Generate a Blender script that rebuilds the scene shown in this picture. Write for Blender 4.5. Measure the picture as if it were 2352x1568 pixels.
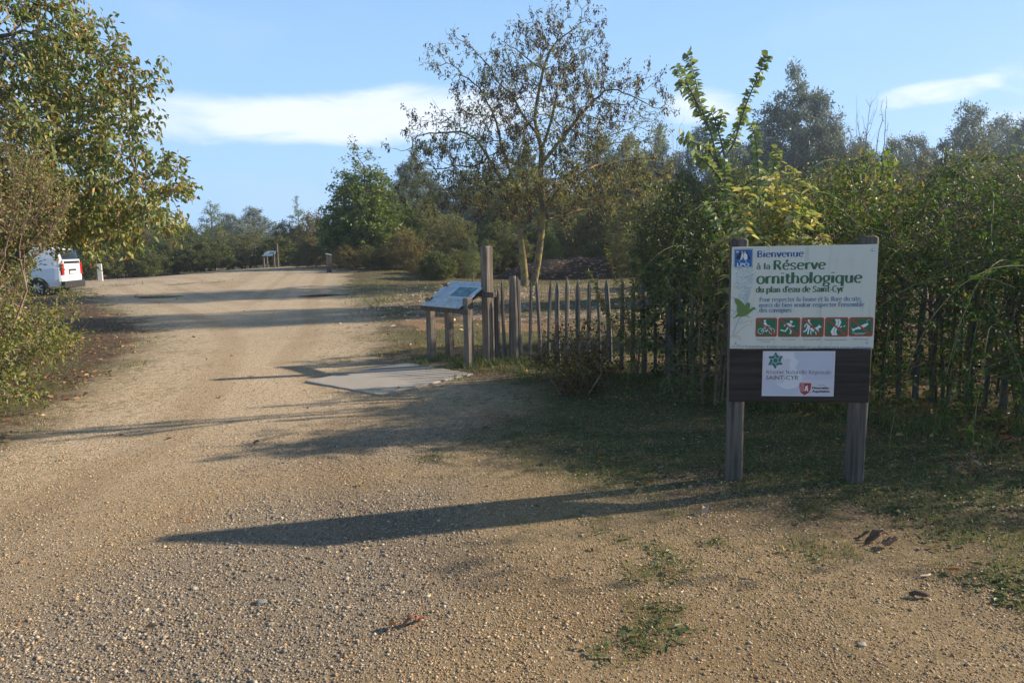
import bpy, math, random
import numpy as np
from mathutils import Vector, Matrix
from mathutils.geometry import tessellate_polygon

for o in list(bpy.data.objects): bpy.data.objects.remove(o)
scene = bpy.context.scene
COL = scene.collection
R_ = math.radians

# ------------------------------------------------------------------ camera
CAM_H = 1.6
F_PX = 1600.0                     # focal length in pixels of a 2352 px wide picture
PITCH = R_(7.80); ROLL = R_(1.15)
fwd = np.array([0, math.cos(PITCH), -math.sin(PITCH)])
_r0 = np.array([1.0, 0, 0]); _u0 = np.cross(_r0, fwd)
RT = math.cos(ROLL)*_r0 - math.sin(ROLL)*_u0
UP = np.cross(RT, fwd)
cam_d = bpy.data.cameras.new('camera'); cam = bpy.data.objects.new('camera', cam_d); COL.objects.link(cam)
cam_d.sensor_width = 36; cam_d.lens = F_PX/2352*36; cam_d.clip_end = 3000; cam_d.clip_start = 0.05
M = Matrix(((RT[0], UP[0], -fwd[0], 0), (RT[1], UP[1], -fwd[1], 0), (RT[2], UP[2], -fwd[2], CAM_H), (0, 0, 0, 1)))
cam.matrix_world = M
scene.camera = cam

# ------------------------------------------------------------------ light
SUN_AZ = R_(12.5)                 # measured from +X towards +Y
SUN_EL = R_(24.5)
sunv = Vector((math.cos(SUN_EL)*math.cos(SUN_AZ), math.cos(SUN_EL)*math.sin(SUN_AZ), math.sin(SUN_EL)))
sd = bpy.data.lights.new('sun', 'SUN'); so = bpy.data.objects.new('sun', sd); COL.objects.link(so)
sd.energy = 5.0; sd.angle = R_(0.8); sd.color = (1.0, 0.85, 0.66)
so.rotation_euler = sunv.to_track_quat('Z', 'Y').to_euler()
so.location = (20, 5, 20)

scene.view_settings.view_transform = 'Standard'
scene.view_settings.look = 'None'
scene.view_settings.exposure = 0.60
scene.view_settings.gamma = 1
scene.render.engine = 'CYCLES'
scene.cycles.max_bounces = 7
scene.cycles.transparent_max_bounces = 8
scene.cycles.volume_bounces = 0
scene.cycles.volume_step_rate = 1.0
scene.cycles.use_denoising = True
scene.cycles.sample_clamp_indirect = 4

class NT:
    """small node helper"""
    def __init__(s, tree): s.t = tree; s.n = tree.nodes; s.l = tree.links
    def new(s, typ, **kw):
        n = s.n.new(typ)
        for k, v in kw.items():
            if k.startswith('i_'):
                n.inputs[k[2:]].default_value = v
            else: setattr(n, k, v)
        return n
    def link(s, a, b): s.l.new(a, b)
    def math(s, op, a, b=None, c=None, clamp=False):
        n = s.n.new('ShaderNodeMath'); n.operation = op; n.use_clamp = clamp
        for i, v in enumerate((a, b, c)):
            if v is None: continue
            if isinstance(v, (int, float)): n.inputs[i].default_value = v
            else: s.l.new(v, n.inputs[i])
        return n.outputs[0]
    def mix(s, f, a, b, mode='MIX'):
        n = s.n.new('ShaderNodeMixRGB'); n.blend_type = mode
        for i, v in enumerate((f, a, b)):
            if isinstance(v, (int, float)): n.inputs[i].default_value = v
            elif isinstance(v, tuple): n.inputs[i].default_value = v if len(v) == 4 else (*v, 1)
            else: s.l.new(v, n.inputs[i])
        return n.outputs[0]
    def ramp(s, f, lo, hi, a=0.0, b=1.0):
        n = s.n.new('ShaderNodeMapRange'); n.interpolation_type = 'SMOOTHSTEP'
        s.l.new(f, n.inputs[0]); n.inputs[1].default_value = lo; n.inputs[2].default_value = hi
        n.inputs[3].default_value = a; n.inputs[4].default_value = b
        return n.outputs[0]
    def noise(s, vec, scale, detail=4, rough=0.55, dist=0.0, out=0):
        n = s.n.new('ShaderNodeTexNoise'); n.inputs['Scale'].default_value = scale
        n.inputs['Detail'].default_value = detail; n.inputs['Roughness'].default_value = rough
        n.inputs['Distortion'].default_value = dist
        if vec is not None: s.l.new(vec, n.inputs['Vector'])
        return n.outputs[out]
    def vor(s, vec, scale, feature='F1'):
        n = s.n.new('ShaderNodeTexVoronoi'); n.feature = feature; n.inputs['Scale'].default_value = scale
        if vec is not None: s.l.new(vec, n.inputs['Vector'])
        return n
    def mapping(s, vec, scale=(1, 1, 1), loc=(0, 0, 0), rot=(0, 0, 0)):
        n = s.n.new('ShaderNodeMapping'); s.l.new(vec, n.inputs[0])
        n.inputs['Location'].default_value = loc; n.inputs['Rotation'].default_value = rot; n.inputs['Scale'].default_value = scale
        return n.outputs[0]

# world: Nishita sky with a few clouds set by direction (they sit at infinity)
world = bpy.data.worlds.new('World'); scene.world = world; world.use_nodes = True
w = NT(world.node_tree); w.n.clear()
sky = w.new('ShaderNodeTexSky', sky_type='NISHITA', sun_disc=False)
sky.sun_elevation = SUN_EL; sky.sun_rotation = R_(90) - SUN_AZ
sky.altitude = 100; sky.air_density = 0.9; sky.dust_density = 0.55; sky.ozone_density = 1.6
tc = w.new('ShaderNodeTexCoord')
sep = w.new('ShaderNodeSeparateXYZ'); w.link(tc.outputs['Generated'], sep.inputs[0])
az = w.math('ARCTAN2', sep.outputs[0], sep.outputs[1])             # 0 = +Y, positive to the right
el = w.math('ARCSINE', sep.outputs[2])
cmb = w.new('ShaderNodeCombineXYZ'); w.link(az, cmb.inputs[0]); w.link(w.math('MULTIPLY', el, 3.0), cmb.inputs[1])
nz = w.noise(cmb.outputs[0], 6.0, 9, 0.66, 0.6)
nzb = w.noise(cmb.outputs[0], 3.0, 4, 0.5, 0.0)
def blob(a0, e0, wa, we, k=1.0, sharp=None):
    dx = w.math('DIVIDE', w.math('SUBTRACT', az, a0), wa)
    dy = w.math('DIVIDE', w.math('SUBTRACT', el, e0), we)
    r = w.math('ADD', w.math('POWER', w.math('ABSOLUTE', dx), 2.6), w.math('POWER', w.math('ABSOLUTE', dy), 2.6))
    return w.math('MULTIPLY', w.math('SUBTRACT', 1.0, r), k)
def px_dir(x, y):
    d = fwd + RT*((x-1176)/F_PX) + UP*((784.2-y)/F_PX); d = d/np.linalg.norm(d)
    return math.atan2(d[0], d[1]), math.asin(d[2])
clouds = None
for (x, y, wa, we, k) in [(700, 280, 0.24, 0.034, 1.5), (450, 270, 0.14, 0.036, 1.1), (960, 262, 0.17, 0.040, 1.4), (1210, 235, 0.10, 0.024, 0.8), (1620, 245, 0.055, 0.028, 0.8),
                          (2150, 212, 0.065, 0.016, 1.25), (2070, 228, 0.035, 0.014, 1.0), (2235, 195, 0.04, 0.012, 0.95), (-300, 200, 0.2, 0.05, 0.8), (3000, 150, 0.3, 0.05, 0.8)]:
    a0, e0 = px_dir(x, y)
    b = blob(a0, e0, wa, we, k)
    clouds = b if clouds is None else w.math('MAXIMUM', clouds, b)
cm = w.math('ADD', clouds, w.math('MULTIPLY', w.math('SUBTRACT', nz, 0.52), 3.0))
cm = w.ramp(cm, 0.0, 1.45)
wisp = w.math('MULTIPLY', w.ramp(nzb, 0.5, 0.85), 0.16)
cm = w.math('MINIMUM', w.math('ADD', w.math('MULTIPLY', cm, 0.80), wisp), 0.9)
hz = w.ramp(el, 0.0, 0.55, 1.0, 0.0)
skyc = w.mix(w.math('MULTIPLY', hz, 0.65), sky.outputs[0], (8.6, 11.4, 14.5))
low = w.ramp(el, 0.42, 0.95, 1.0, 0.0)                             # deep blue towards the zenith
skyc = w.mix(w.math('MULTIPLY', low, 0.6), skyc, (3.6, 7.1, 12.4))
skyc = w.mix(w.math('SUBTRACT', 1.0, low), skyc, w.mix(1.0, skyc, (0.52, 0.52, 0.50), 'MULTIPLY'))
final = w.mix(cm, skyc, (11.0, 11.5, 12.4))
bg = w.new('ShaderNodeBackground'); bg.inputs['Strength'].default_value = 0.068
w.link(final, bg.inputs['Color'])
wo = w.new('ShaderNodeOutputWorld'); w.link(bg.outputs[0], wo.inputs[0])

# ------------------------------------------------------------------ helpers
def sstep(a, b, x):
    t = np.clip((np.asarray(x, float)-a)/(b-a), 0, 1); return t*t*(3-2*t)
def G(x, y):
    """terrain height"""
    x = np.asarray(x, float); y = np.asarray(y, float)
    return 0.5*sstep(22, 42, y)*sstep(-26, -15, x)*(1-sstep(-7, 1, x)) + 0.012*np.sin(x*1.1+0.5)*np.sin(y*0.8)*sstep(3, 6, y)
def ray(x, y): return fwd + RT*((x-1176)/F_PX) + UP*((784.2-y)/F_PX)
def pg(x, y):
    """ground point seen at photograph position x, y"""
    d = ray(x, y); z = 0.0
    for _ in range(12):
        p = np.array([0, 0, CAM_H]) + d*((z-CAM_H)/d[2]); z = float(G(p[0], p[1]))
    return p
def pd(x, y, Y):
    d = ray(x, y); return np.array([0, 0, CAM_H]) + d*(Y/d[1])

def vnoise(x, y, seed=0):
    rs = np.random.RandomState(seed); T = rs.rand(256, 256)
    xi = np.floor(x).astype(int); yi = np.floor(y).astype(int); fx = x-xi; fy = y-yi
    fx = fx*fx*(3-2*fx); fy = fy*fy*(3-2*fy)
    a = T[xi % 256, yi % 256]; b = T[(xi+1) % 256, yi % 256]; c = T[xi % 256, (yi+1) % 256]; d = T[(xi+1) % 256, (yi+1) % 256]
    return (a*(1-fx)+b*fx)*(1-fy) + (c*(1-fx)+d*fx)*fy
def fbm(x, y, seed=0, o=4):
    s = 0; k = 1; t = 0
    for i in range(o):
        s = s + k*vnoise(x*2**i+i*17.3, y*2**i+i*9.1, seed+i); t += k; k *= 0.5
    return s/t

def tagobj(o, label=None, cat=None, group=None, kind=None):
    if label: o['label'] = label
    if cat: o['category'] = cat
    if group: o['group'] = group
    if kind: o['kind'] = kind
    return o
def empty(name, loc, rotz=0, label=None, cat=None, group=None, scale=None):
    o = bpy.data.objects.new(name, None); COL.objects.link(o)
    o.location = tuple(float(v) for v in loc); o.rotation_euler = (0, 0, rotz); o.empty_display_size = 0.2
    if scale is not None: o.scale = scale
    return tagobj(o, label, cat, group)
def link(name, me, parent=None, mats=None):
    o = bpy.data.objects.new(name, me); COL.objects.link(o)
    if mats:
        for m in (mats if isinstance(mats, (list, tuple)) else [mats]): me.materials.append(m)
    if parent is not None: o.parent = parent
    return o

def np_mesh(name, V, loops, sizes, tint=None, smooth=False):
    """V (n,3); loops flat indices; sizes per polygon (array or int)"""
    me = bpy.data.meshes.new(name)
    V = np.ascontiguousarray(V, dtype=np.float32); loops = np.ascontiguousarray(loops, dtype=np.int32).ravel()
    if np.isscalar(sizes): sizes = np.full(len(loops)//sizes, sizes, dtype=np.int32)
    sizes = np.asarray(sizes, dtype=np.int32)
    starts = np.concatenate([[0], np.cumsum(sizes)[:-1]]).astype(np.int32)
    me.vertices.add(len(V)); me.vertices.foreach_set('co', V.ravel())
    me.loops.add(len(loops)); me.loops.foreach_set('vertex_index', loops)
    me.polygons.add(len(sizes)); me.polygons.foreach_set('loop_start', starts)
    try: me.polygons.foreach_set('loop_total', sizes)
    except Exception: pass
    if smooth: me.polygons.foreach_set('use_smooth', np.ones(len(sizes), dtype=bool))
    if tint is not None:
        a = me.attributes.new('tint', 'FLOAT_COLOR', 'POINT')
        c = np.ones((len(V), 4), dtype=np.float32); c[:, :3] = tint; a.data.foreach_set('color', c.ravel())
    me.update(calc_edges=True); me.validate()
    return me

class MB:
    """collects simple solids with material slots into one mesh"""
    def __init__(s): s.v = []; s.f = []; s.m = []
    def add(s, vs, fs, mi=0):
        b = len(s.v); s.v += [tuple(map(float, v)) for v in vs]; s.f += [tuple(b+i for i in f) for f in fs]; s.m += [mi]*len(fs)
    def box(s, c, size, mi=0, rot=None, ch=0.0, jit=0.0, rng=None):
        hx, hy, hz = [v/2 for v in size]
        if ch <= 0:
            vs = [(x, y, z) for x in (-hx, hx) for y in (-hy, hy) for z in (-hz, hz)]
            fs = [(0, 1, 3, 2), (4, 6, 7, 5), (0, 4, 5, 1), (2, 3, 7, 6), (0, 2, 6, 4), (1, 5, 7, 3)]
        else:   # chamfered along z edges and top
            def ring(z, k): 
                a, b = hx-k, hy-k
                return [(a, -b+ch, z), (a, b-ch, z), (a-ch, b, z), (-a+ch, b, z), (-a, b-ch, z), (-a, -b+ch, z), (-a+ch, -b, z), (a-ch, -b, z)]
            vs = ring(-hz, ch) + ring(-hz+ch, 0) + ring(hz-ch, 0) + ring(hz, ch)
            fs = [tuple(range(7, -1, -1)), tuple(range(24, 32))]
            for r in range(3):
                for i in range(8): fs.append((r*8+i, r*8+(i+1) % 8, (r+1)*8+(i+1) % 8, (r+1)*8+i))
        out = []
        for v in vs:
            v = Vector(v)
            if jit and rng: v += Vector([rng.uniform(-jit, jit) for _ in range(3)])
            if rot is not None: v = rot @ v
            out.append(v + Vector(tuple(map(float, c))))
        s.add(out, fs, mi)
    def tube(s, pts, rad, n=8, mi=0, cap=True):
        pts = [Vector(tuple(map(float, p))) for p in pts]; rings = []
        for i, p in enumerate(pts):
            d = (pts[min(i+1, len(pts)-1)]-pts[max(i-1, 0)]).normalized()
            a = d.cross(Vector((0, 0, 1)) if abs(d.z) < 0.9 else Vector((1, 0, 0))).normalized(); b = d.cross(a)
            r = rad[i] if isinstance(rad, (list, tuple)) else rad
            rings.append([p + (a*math.cos(t)+b*math.sin(t))*r for t in [2*math.pi*k/n for k in range(n)]])
        vs = [v for r in rings for v in r]; fs = []
        for i in range(len(pts)-1):
            for k in range(n): fs.append((i*n+k, i*n+(k+1) % n, (i+1)*n+(k+1) % n, (i+1)*n+k))
        if cap: fs += [tuple(range(n-1, -1, -1)), tuple((len(pts)-1)*n+k for k in range(n))]
        s.add(vs, fs, mi)
    def build(s, name, mats, parent=None, smooth=False, bevel=0):
        me = bpy.data.meshes.new(name); me.from_pydata(s.v, [], s.f)
        for m in (mats if isinstance(mats, (list, tuple)) else [mats]): me.materials.append(m)
        me.polygons.foreach_set('material_index', s.m)
        if smooth: me.polygons.foreach_set('use_smooth', [True]*len(s.f))
        me.update(); o = link(name, me, parent)
        if bevel:
            b = o.modifiers.new('bevel', 'BEVEL'); b.width = bevel; b.segments = 2; b.limit_method = 'ANGLE'
        return o

# ------------------------------------------------------------------ materials
def new_mat(name):
    m = bpy.data.materials.new(name); m.use_nodes = True
    t = NT(m.node_tree); bs = t.n['Principled BSDF']
    return m, t, bs
def plain(name, col, rough=0.6, metal=0.0, spec=0.5, var=0.0, scale=30, coat=0, noise_bump=0):
    m, t, b = new_mat(name)
    b.inputs['Roughness'].default_value = rough; b.inputs['Metallic'].default_value = metal
    b.inputs['Specular IOR Level'].default_value = spec
    if coat: b.inputs['Coat Weight'].default_value = coat; b.inputs['Coat Roughness'].default_value = 0.08
    tc = t.new('ShaderNodeTexCoord')
    nz = t.noise(tc.outputs['Object'], scale, 5, 0.6)
    dark = tuple(c*(1-var) for c in col); li = tuple(min(1, c*(1+var*0.6)) for c in col)
    t.link(t.mix(nz, dark, li), b.inputs['Base Color'])
    if noise_bump:
        bp = t.new('ShaderNodeBump'); bp.inputs['Strength'].default_value = noise_bump; bp.inputs['Distance'].default_value = 0.01
        t.link(nz, bp.inputs['Height']); t.link(bp.outputs[0], b.inputs['Normal'])
    return m
def leafmat(name, rough=0.45, trans=0.35, gain=(1.25, 1.35, 0.7), spec=0.4, tc_amount=0.0):
    m, t, b = new_mat(name)
    at = t.new('ShaderNodeAttribute', attribute_name='tint')
    tex = t.new('ShaderNodeTexCoord')
    nz = t.noise(tex.outputs['Object'], 0.9, 3, 0.5)
    bright = t.mix(1.0, at.outputs['Color'], (1.22, 1.22, 1.22), 'MULTIPLY')
    col = t.mix(t.ramp(nz, 0.3, 0.7, 0.0, 0.35), bright, t.mix(1.0, at.outputs['Color'], (1.35, 1.05, 0.6), 'MULTIPLY'))
    t.link(col, b.inputs['Base Color']); b.inputs['Roughness'].default_value = rough
    b.inputs['Specular IOR Level'].default_value = spec
    tr = t.new('ShaderNodeBsdfTranslucent')
    t.link(t.mix(1.0, col, gain, 'MULTIPLY'), tr.inputs['Color'])
    mx = t.new('ShaderNodeMixShader'); mx.inputs[0].default_value = trans
    t.link(b.outputs[0], mx.inputs[1]); t.link(tr.outputs[0], mx.inputs[2])
    t.link(mx.outputs[0], t.n['Material Output'].inputs[0])
    return m
def barkmat(name, c1, c2, c3=None, scale=14, lich=0.0):
    m, t, b = new_mat(name)
    tc = t.new('ShaderNodeTexCoord')
    v = t.mapping(tc.outputs['Object'], (1, 1, 0.25))
    n1 = t.noise(v, scale, 6, 0.65, 0.4)
    col = t.mix(t.ramp(n1, 0.35, 0.65), c1, c2)
    if c3 is not None:
        n2 = t.noise(tc.outputs['Object'], scale*0.28, 5, 0.62, 0.5)
        col = t.mix(t.ramp(n2, 0.55-lich*0.2, 0.62), col, c3)
    t.link(col, b.inputs['Base Color']); b.inputs['Roughness'].default_value = 0.9
    bp = t.new('ShaderNodeBump'); bp.inputs['Strength'].default_value = 0.6; bp.inputs['Distance'].default_value = 0.02
    t.link(n1, bp.inputs['Height']); t.link(bp.outputs[0], b.inputs['Normal'])
    return m
def woodmat(name, c1, c2, crack=(0.02, 0.017, 0.014), scale=1.0, axis=2, green=0.0):
    m, t, b = new_mat(name)
    tc = t.new('ShaderNodeTexCoord')
    sc = [38*scale]*3; sc[axis] = 1.6*scale
    v = t.mapping(tc.outputs['Object'], tuple(sc))
    n1 = t.noise(v, 1.0, 6, 0.6, 0.25)
    sc2 = [16*scale]*3; sc2[axis] = 0.8*scale
    n2 = t.noise(t.mapping(tc.outputs['Object'], tuple(sc2), (3, 5, 1)), 1.0, 4, 0.55, 0.3)
    n3 = t.noise(tc.outputs['Object'], 4.0, 4, 0.6)
    col = t.mix(t.ramp(n1, 0.3, 0.7), c1, c2)
    col = t.mix(t.ramp(n3, 0.35, 0.7, 0, 0.5), col, t.mix(1.0, col, (0.62, 0.60, 0.56), 'MULTIPLY'))
    cr = t.ramp(n2, 0.30, 0.37, 1.0, 0.0)
    col = t.mix(t.math('MULTIPLY', cr, 0.85), col, crack)
    if green: 
        n4 = t.noise(tc.outputs['Object'], 9.0, 4, 0.6); col = t.mix(t.ramp(n4, 0.5, 0.75, 0, green), col, (0.10, 0.12, 0.05))
    t.link(col, b.inputs['Base Color']); b.inputs['Roughness'].default_value = 0.85
    bp = t.new('ShaderNodeBump'); bp.inputs['Strength'].default_value = 0.7; bp.inputs['Distance'].default_value = 0.006
    t.link(t.math('SUBTRACT', n1, t.math('MULTIPLY', cr, 1.2)), bp.inputs['Height']); t.link(bp.outputs[0], b.inputs['Normal'])
    return m

LEAF = leafmat('leaf')
LEAF_GLOSS = leafmat('glossy leaf', rough=0.5, trans=0.38, spec=0.3)
LEAF_DULL = leafmat('dull leaf', rough=0.6, trans=0.38, gain=(1.2, 1.25, 0.85), spec=0.25)
LEAF_WILLOW = leafmat('willow leaf', rough=0.55, trans=0.25, gain=(1.0, 1.05, 0.95), spec=0.3)
GRASSM = leafmat('grass blade', rough=0.5, trans=0.3, gain=(1.2, 1.3, 0.6), spec=0.3)
DRY = leafmat('dry leaf', rough=0.7, trans=0.15, gain=(1.2, 1.0, 0.7), spec=0.2)
STONE = None
BARK = barkmat('bark', (0.055, 0.045, 0.033), (0.15, 0.125, 0.095))
BARK_GREY = barkmat('grey bark', (0.10, 0.09, 0.075), (0.22, 0.20, 0.17))
BARK_LICHEN = barkmat('lichen bark', (0.07, 0.062, 0.045), (0.19, 0.17, 0.125), (0.30, 0.22, 0.05), scale=16, lich=0.8)
TWIG_TAN = barkmat('tan twigs', (0.17, 0.11, 0.075), (0.32, 0.22, 0.16))
TWIG_PALE = barkmat('pale twigs', (0.22, 0.17, 0.12), (0.42, 0.34, 0.25))
CANE = barkmat('green cane', (0.10, 0.12, 0.04), (0.24, 0.24, 0.10))
WOOD = woodmat('weathered wood', (0.11, 0.088, 0.066), (0.30, 0.25, 0.20))
WOOD_DARK = woodmat('dark weathered wood', (0.06, 0.048, 0.038), (0.16, 0.135, 0.11), green=0.2)
WOOD_PALING = woodmat('grey paling wood', (0.085, 0.078, 0.07), (0.24, 0.215, 0.19))
WOOD_SIGNPOST = woodmat('sign post wood', (0.05, 0.042, 0.034), (0.17, 0.145, 0.12), green=0.15)
WOOD_PLANK = woodmat('dark plank wood', (0.022, 0.016, 0.012), (0.055, 0.042, 0.032), axis=0)
WIRE = plain('rusty wire', (0.12, 0.09, 0.075), 0.6, 0.6, var=0.4)
STEEL = plain('bolt steel', (0.6, 0.6, 0.62), 0.28, 1.0)

# ------------------------------------------------------------------ ground
def seg_dist(px, py, poly):
    """signed distance to a closed polygon, positive inside"""
    x = px; y = py; d = np.full(x.shape, 1e9); inside = np.zeros(x.shape, bool)
    n = len(poly)
    for i in range(n):
        ax, ay = poly[i]; bx, by = poly[(i+1) % n]
        ex, ey = bx-ax, by-ay; L = ex*ex+ey*ey
        t = np.clip(((x-ax)*ex+(y-ay)*ey)/L, 0, 1)
        d = np.minimum(d, np.hypot(x-ax-t*ex, y-ay-t*ey))
        c = ((ay > y) != (by > y)) & (x < (bx-ax)*(y-ay)/(by-ay+1e-12)+ax)
        inside ^= c
    return np.where(inside, d, -d)
ROAD = [(-4.6, -8), (-4.5, 3), (-4.45, 5.8), (-5.3, 8.9), (-6.3, 11.8), (-7.7, 14.6), (-10.6, 19), (-14.6, 24.6), (-19.5, 31.5), (-27, 37), (-40, 42), (-40, 49),
        (-27, 47), (-22, 48.5), (-15, 47.6), (-10.5, 44), (-8.4, 37), (-6.9, 30), (-4.6, 21), (-2.9, 15.4), (-1.9, 10.4), (-1.0, 8.9), (0.05, 7.9), (0.35, 6.9), (-0.15, 5.9), (0.25, 4.9),
        (1.1, 4.05), (2.1, 3.5), (3.2, 2.2), (4.4, 0.4), (5, -8)]
def weights(x, y):
    """grass, bare orange soil, leaf litter, wood chips, grey stones (0..1)"""
    n1 = fbm(x*0.7, y*0.7, 5); n2 = fbm(x*0.9+40, y*0.9, 11); n3 = fbm(x*0.35, y*0.35, 23)
    grass = sstep(0.42, 0.62, n1)
    # shady weedy patch between the road and the hedge
    pat = seg_dist(x, y, [(-0.3, 7.6), (-0.2, 5.4), (0.5, 4.6), (1.4, 4.2), (3.2, 4.0), (6, 3.4), (6, 9), (2.2, 8.2), (0.3, 9)])
    grass = np.maximum(grass*0.8, sstep(-0.5, 0.5, pat)*sstep(0.34, 0.58, fbm(x*1.5+4, y*1.5, 19)+.05))
    far = seg_dist(x, y, [(-7, 24), (-3.4, 17.5), (-3, 22), (0, 24), (9, 23), (14, 32), (3, 36), (-7, 36)])
    grass = np.maximum(grass, sstep(-2, 1, far)*0.62)
    field = seg_dist(x, y, [(-1.6, 10.2), (-3.2, 16), (-5.6, 25), (6, 24), (6.5, 8.2), (3, 8.4), (0, 9.9)])
    soil = sstep(-0.4, 0.6, field)*sstep(0.40, 0.60, fbm(x*0.8+9, y*0.8+3, 31))*(1-0.6*sstep(18, 25, y))*0.85; grass = np.maximum(grass, sstep(-.4, .6, field)*sstep(.46, .6, fbm(x*1.1+2, y*1.1+8, 33))*.9)
    rim = seg_dist(x, y, [(-3.4, 16), (-6, 25), (-8, 31), (-4, 31), (-1.5, 20)])
    soil = np.maximum(soil, sstep(-0.6, 0.6, rim)*0.55*sstep(0.4, 0.6, n2))
    chips = sstep(9.0, 4.5, np.hypot((x-2.2)*0.62, (y-21.5)*0.95))*sstep(0.25, 0.55, n1+0.1)
    left = seg_dist(x, y, [(-4.5, 3), (-4.5, 6), (-5.5, 9.5), (-8, 15), (-15, 24.5), (-30, 30), (-30, 0)])
    litter = np.maximum(sstep(-0.6, 0.6, left)*(0.55+0.45*sstep(0.35, 0.6, n2)), sstep(-0.2, 0.6, pat)*0.35*sstep(0.45, 0.65, n3))
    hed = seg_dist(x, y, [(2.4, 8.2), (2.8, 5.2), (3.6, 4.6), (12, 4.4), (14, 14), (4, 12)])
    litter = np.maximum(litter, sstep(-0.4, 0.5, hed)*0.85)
    grass = grass*(1-0.75*sstep(-0.4, 0.4, left)); wood = sstep(31, 35, y)*sstep(-9, -5, x); litter = np.maximum(litter, wood*0.8)
    g1 = seg_dist(x, y, [(-2.6, 2.0), (-1.7, 4.4), (-0.4, 4.6), (-0.2, 3.2), (-0.9, 2.0), (-0.5, -2), (-2.2, -2)])
    g2 = seg_dist(x, y, [(-2.0, 5.0), (-0.6, 5.2), (-0.4, 6.1), (-1.5, 6.4)])
    g3 = seg_dist(x, y, [(-4.2, 3.0), (-3.0, 4.2), (-2.2, 3.2), (-2.2, -2), (-4.2, -2)])
    grey = np.maximum.reduce([sstep(-0.45, 0.35, g1)*0.95, sstep(-0.5, 0.4, g2)*0.8, sstep(-0.5, 0.5, g3)*0.55])*sstep(0.28, 0.5, n1+0.08)
    return grass, soil, litter, chips, grey

TUFTS = [(pg(x, y), r) for x, y, r in ((1686, 1108, .13), (1968, 1128, .15), (1490, 1290, .22), (1430, 1225, .12), (1520, 1420, .17), (1470, 1470, .12), (1380, 1210, .10), (1990, 1150, .35), (1850, 1165, .25), (2100, 1180, .35), (2260, 1330, .22), (2330, 1200, .3), (985, 1055, .16), (1400, 1500, .10),
    (1640, 1250, .08), (2200, 1230, .2), (1700, 1120, .25), (780, 830, .2), (900, 812, .35), (60, 900, .7), (20, 940, .5), (150, 850, .5), (200, 760, .6), (860, 905, .14), (1010, 822, .3), (1240, 985, .5), (1180, 1010, .4), (980, 770, .5), (1050, 830, .3), (500, 640, .9), (280, 655, 1.2), (420, 650, 1.0))]
def tufts(x, y):
    w_ = np.zeros(np.shape(x))
    for p, r in TUFTS: w_ = np.maximum(w_, np.clip(1.25-np.hypot(x-p[0], (y-p[1])*.8)/r, 0, 1))
    return w_*sstep(.3, .55, fbm(np.asarray(x)*5, np.asarray(y)*5, 201))
def axis_coords(lo, hi, c, d0, g):
    a = [c]; d = d0
    while a[-1] < hi: a.append(a[-1]+d); d *= g
    b = [c]; d = d0
    while b[-1] > lo: b.append(b[-1]-d); d *= g
    return np.array(sorted(set(a+b)))
gx = axis_coords(-250, 250, 0.0, 0.08, 1.018); gy = axis_coords(-60, 300, 5.0, 0.07, 1.018)
GX, GY = np.meshgrid(gx, gy)
GZ = G(GX, GY) + 0.018*(fbm(GX*0.9, GY*0.9, 3)-0.5)*sstep(0, 3, GY)
droad = seg_dist(GX, GY, ROAD)
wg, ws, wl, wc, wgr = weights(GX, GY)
GZ = GZ + np.where(droad < 0, np.minimum(-droad, 0.6)*0.035, 0)
nxg, nyg = len(gx), len(gy)
idx = np.arange(nxg*nyg).reshape(nyg, nxg)
quads = np.stack([idx[:-1, :-1], idx[:-1, 1:], idx[1:, 1:], idx[1:, :-1]], -1).reshape(-1, 4)
qd = droad.ravel()[quads].mean(1)
VG = np.stack([GX.ravel(), GY.ravel(), GZ.ravel()], 1)

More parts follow.
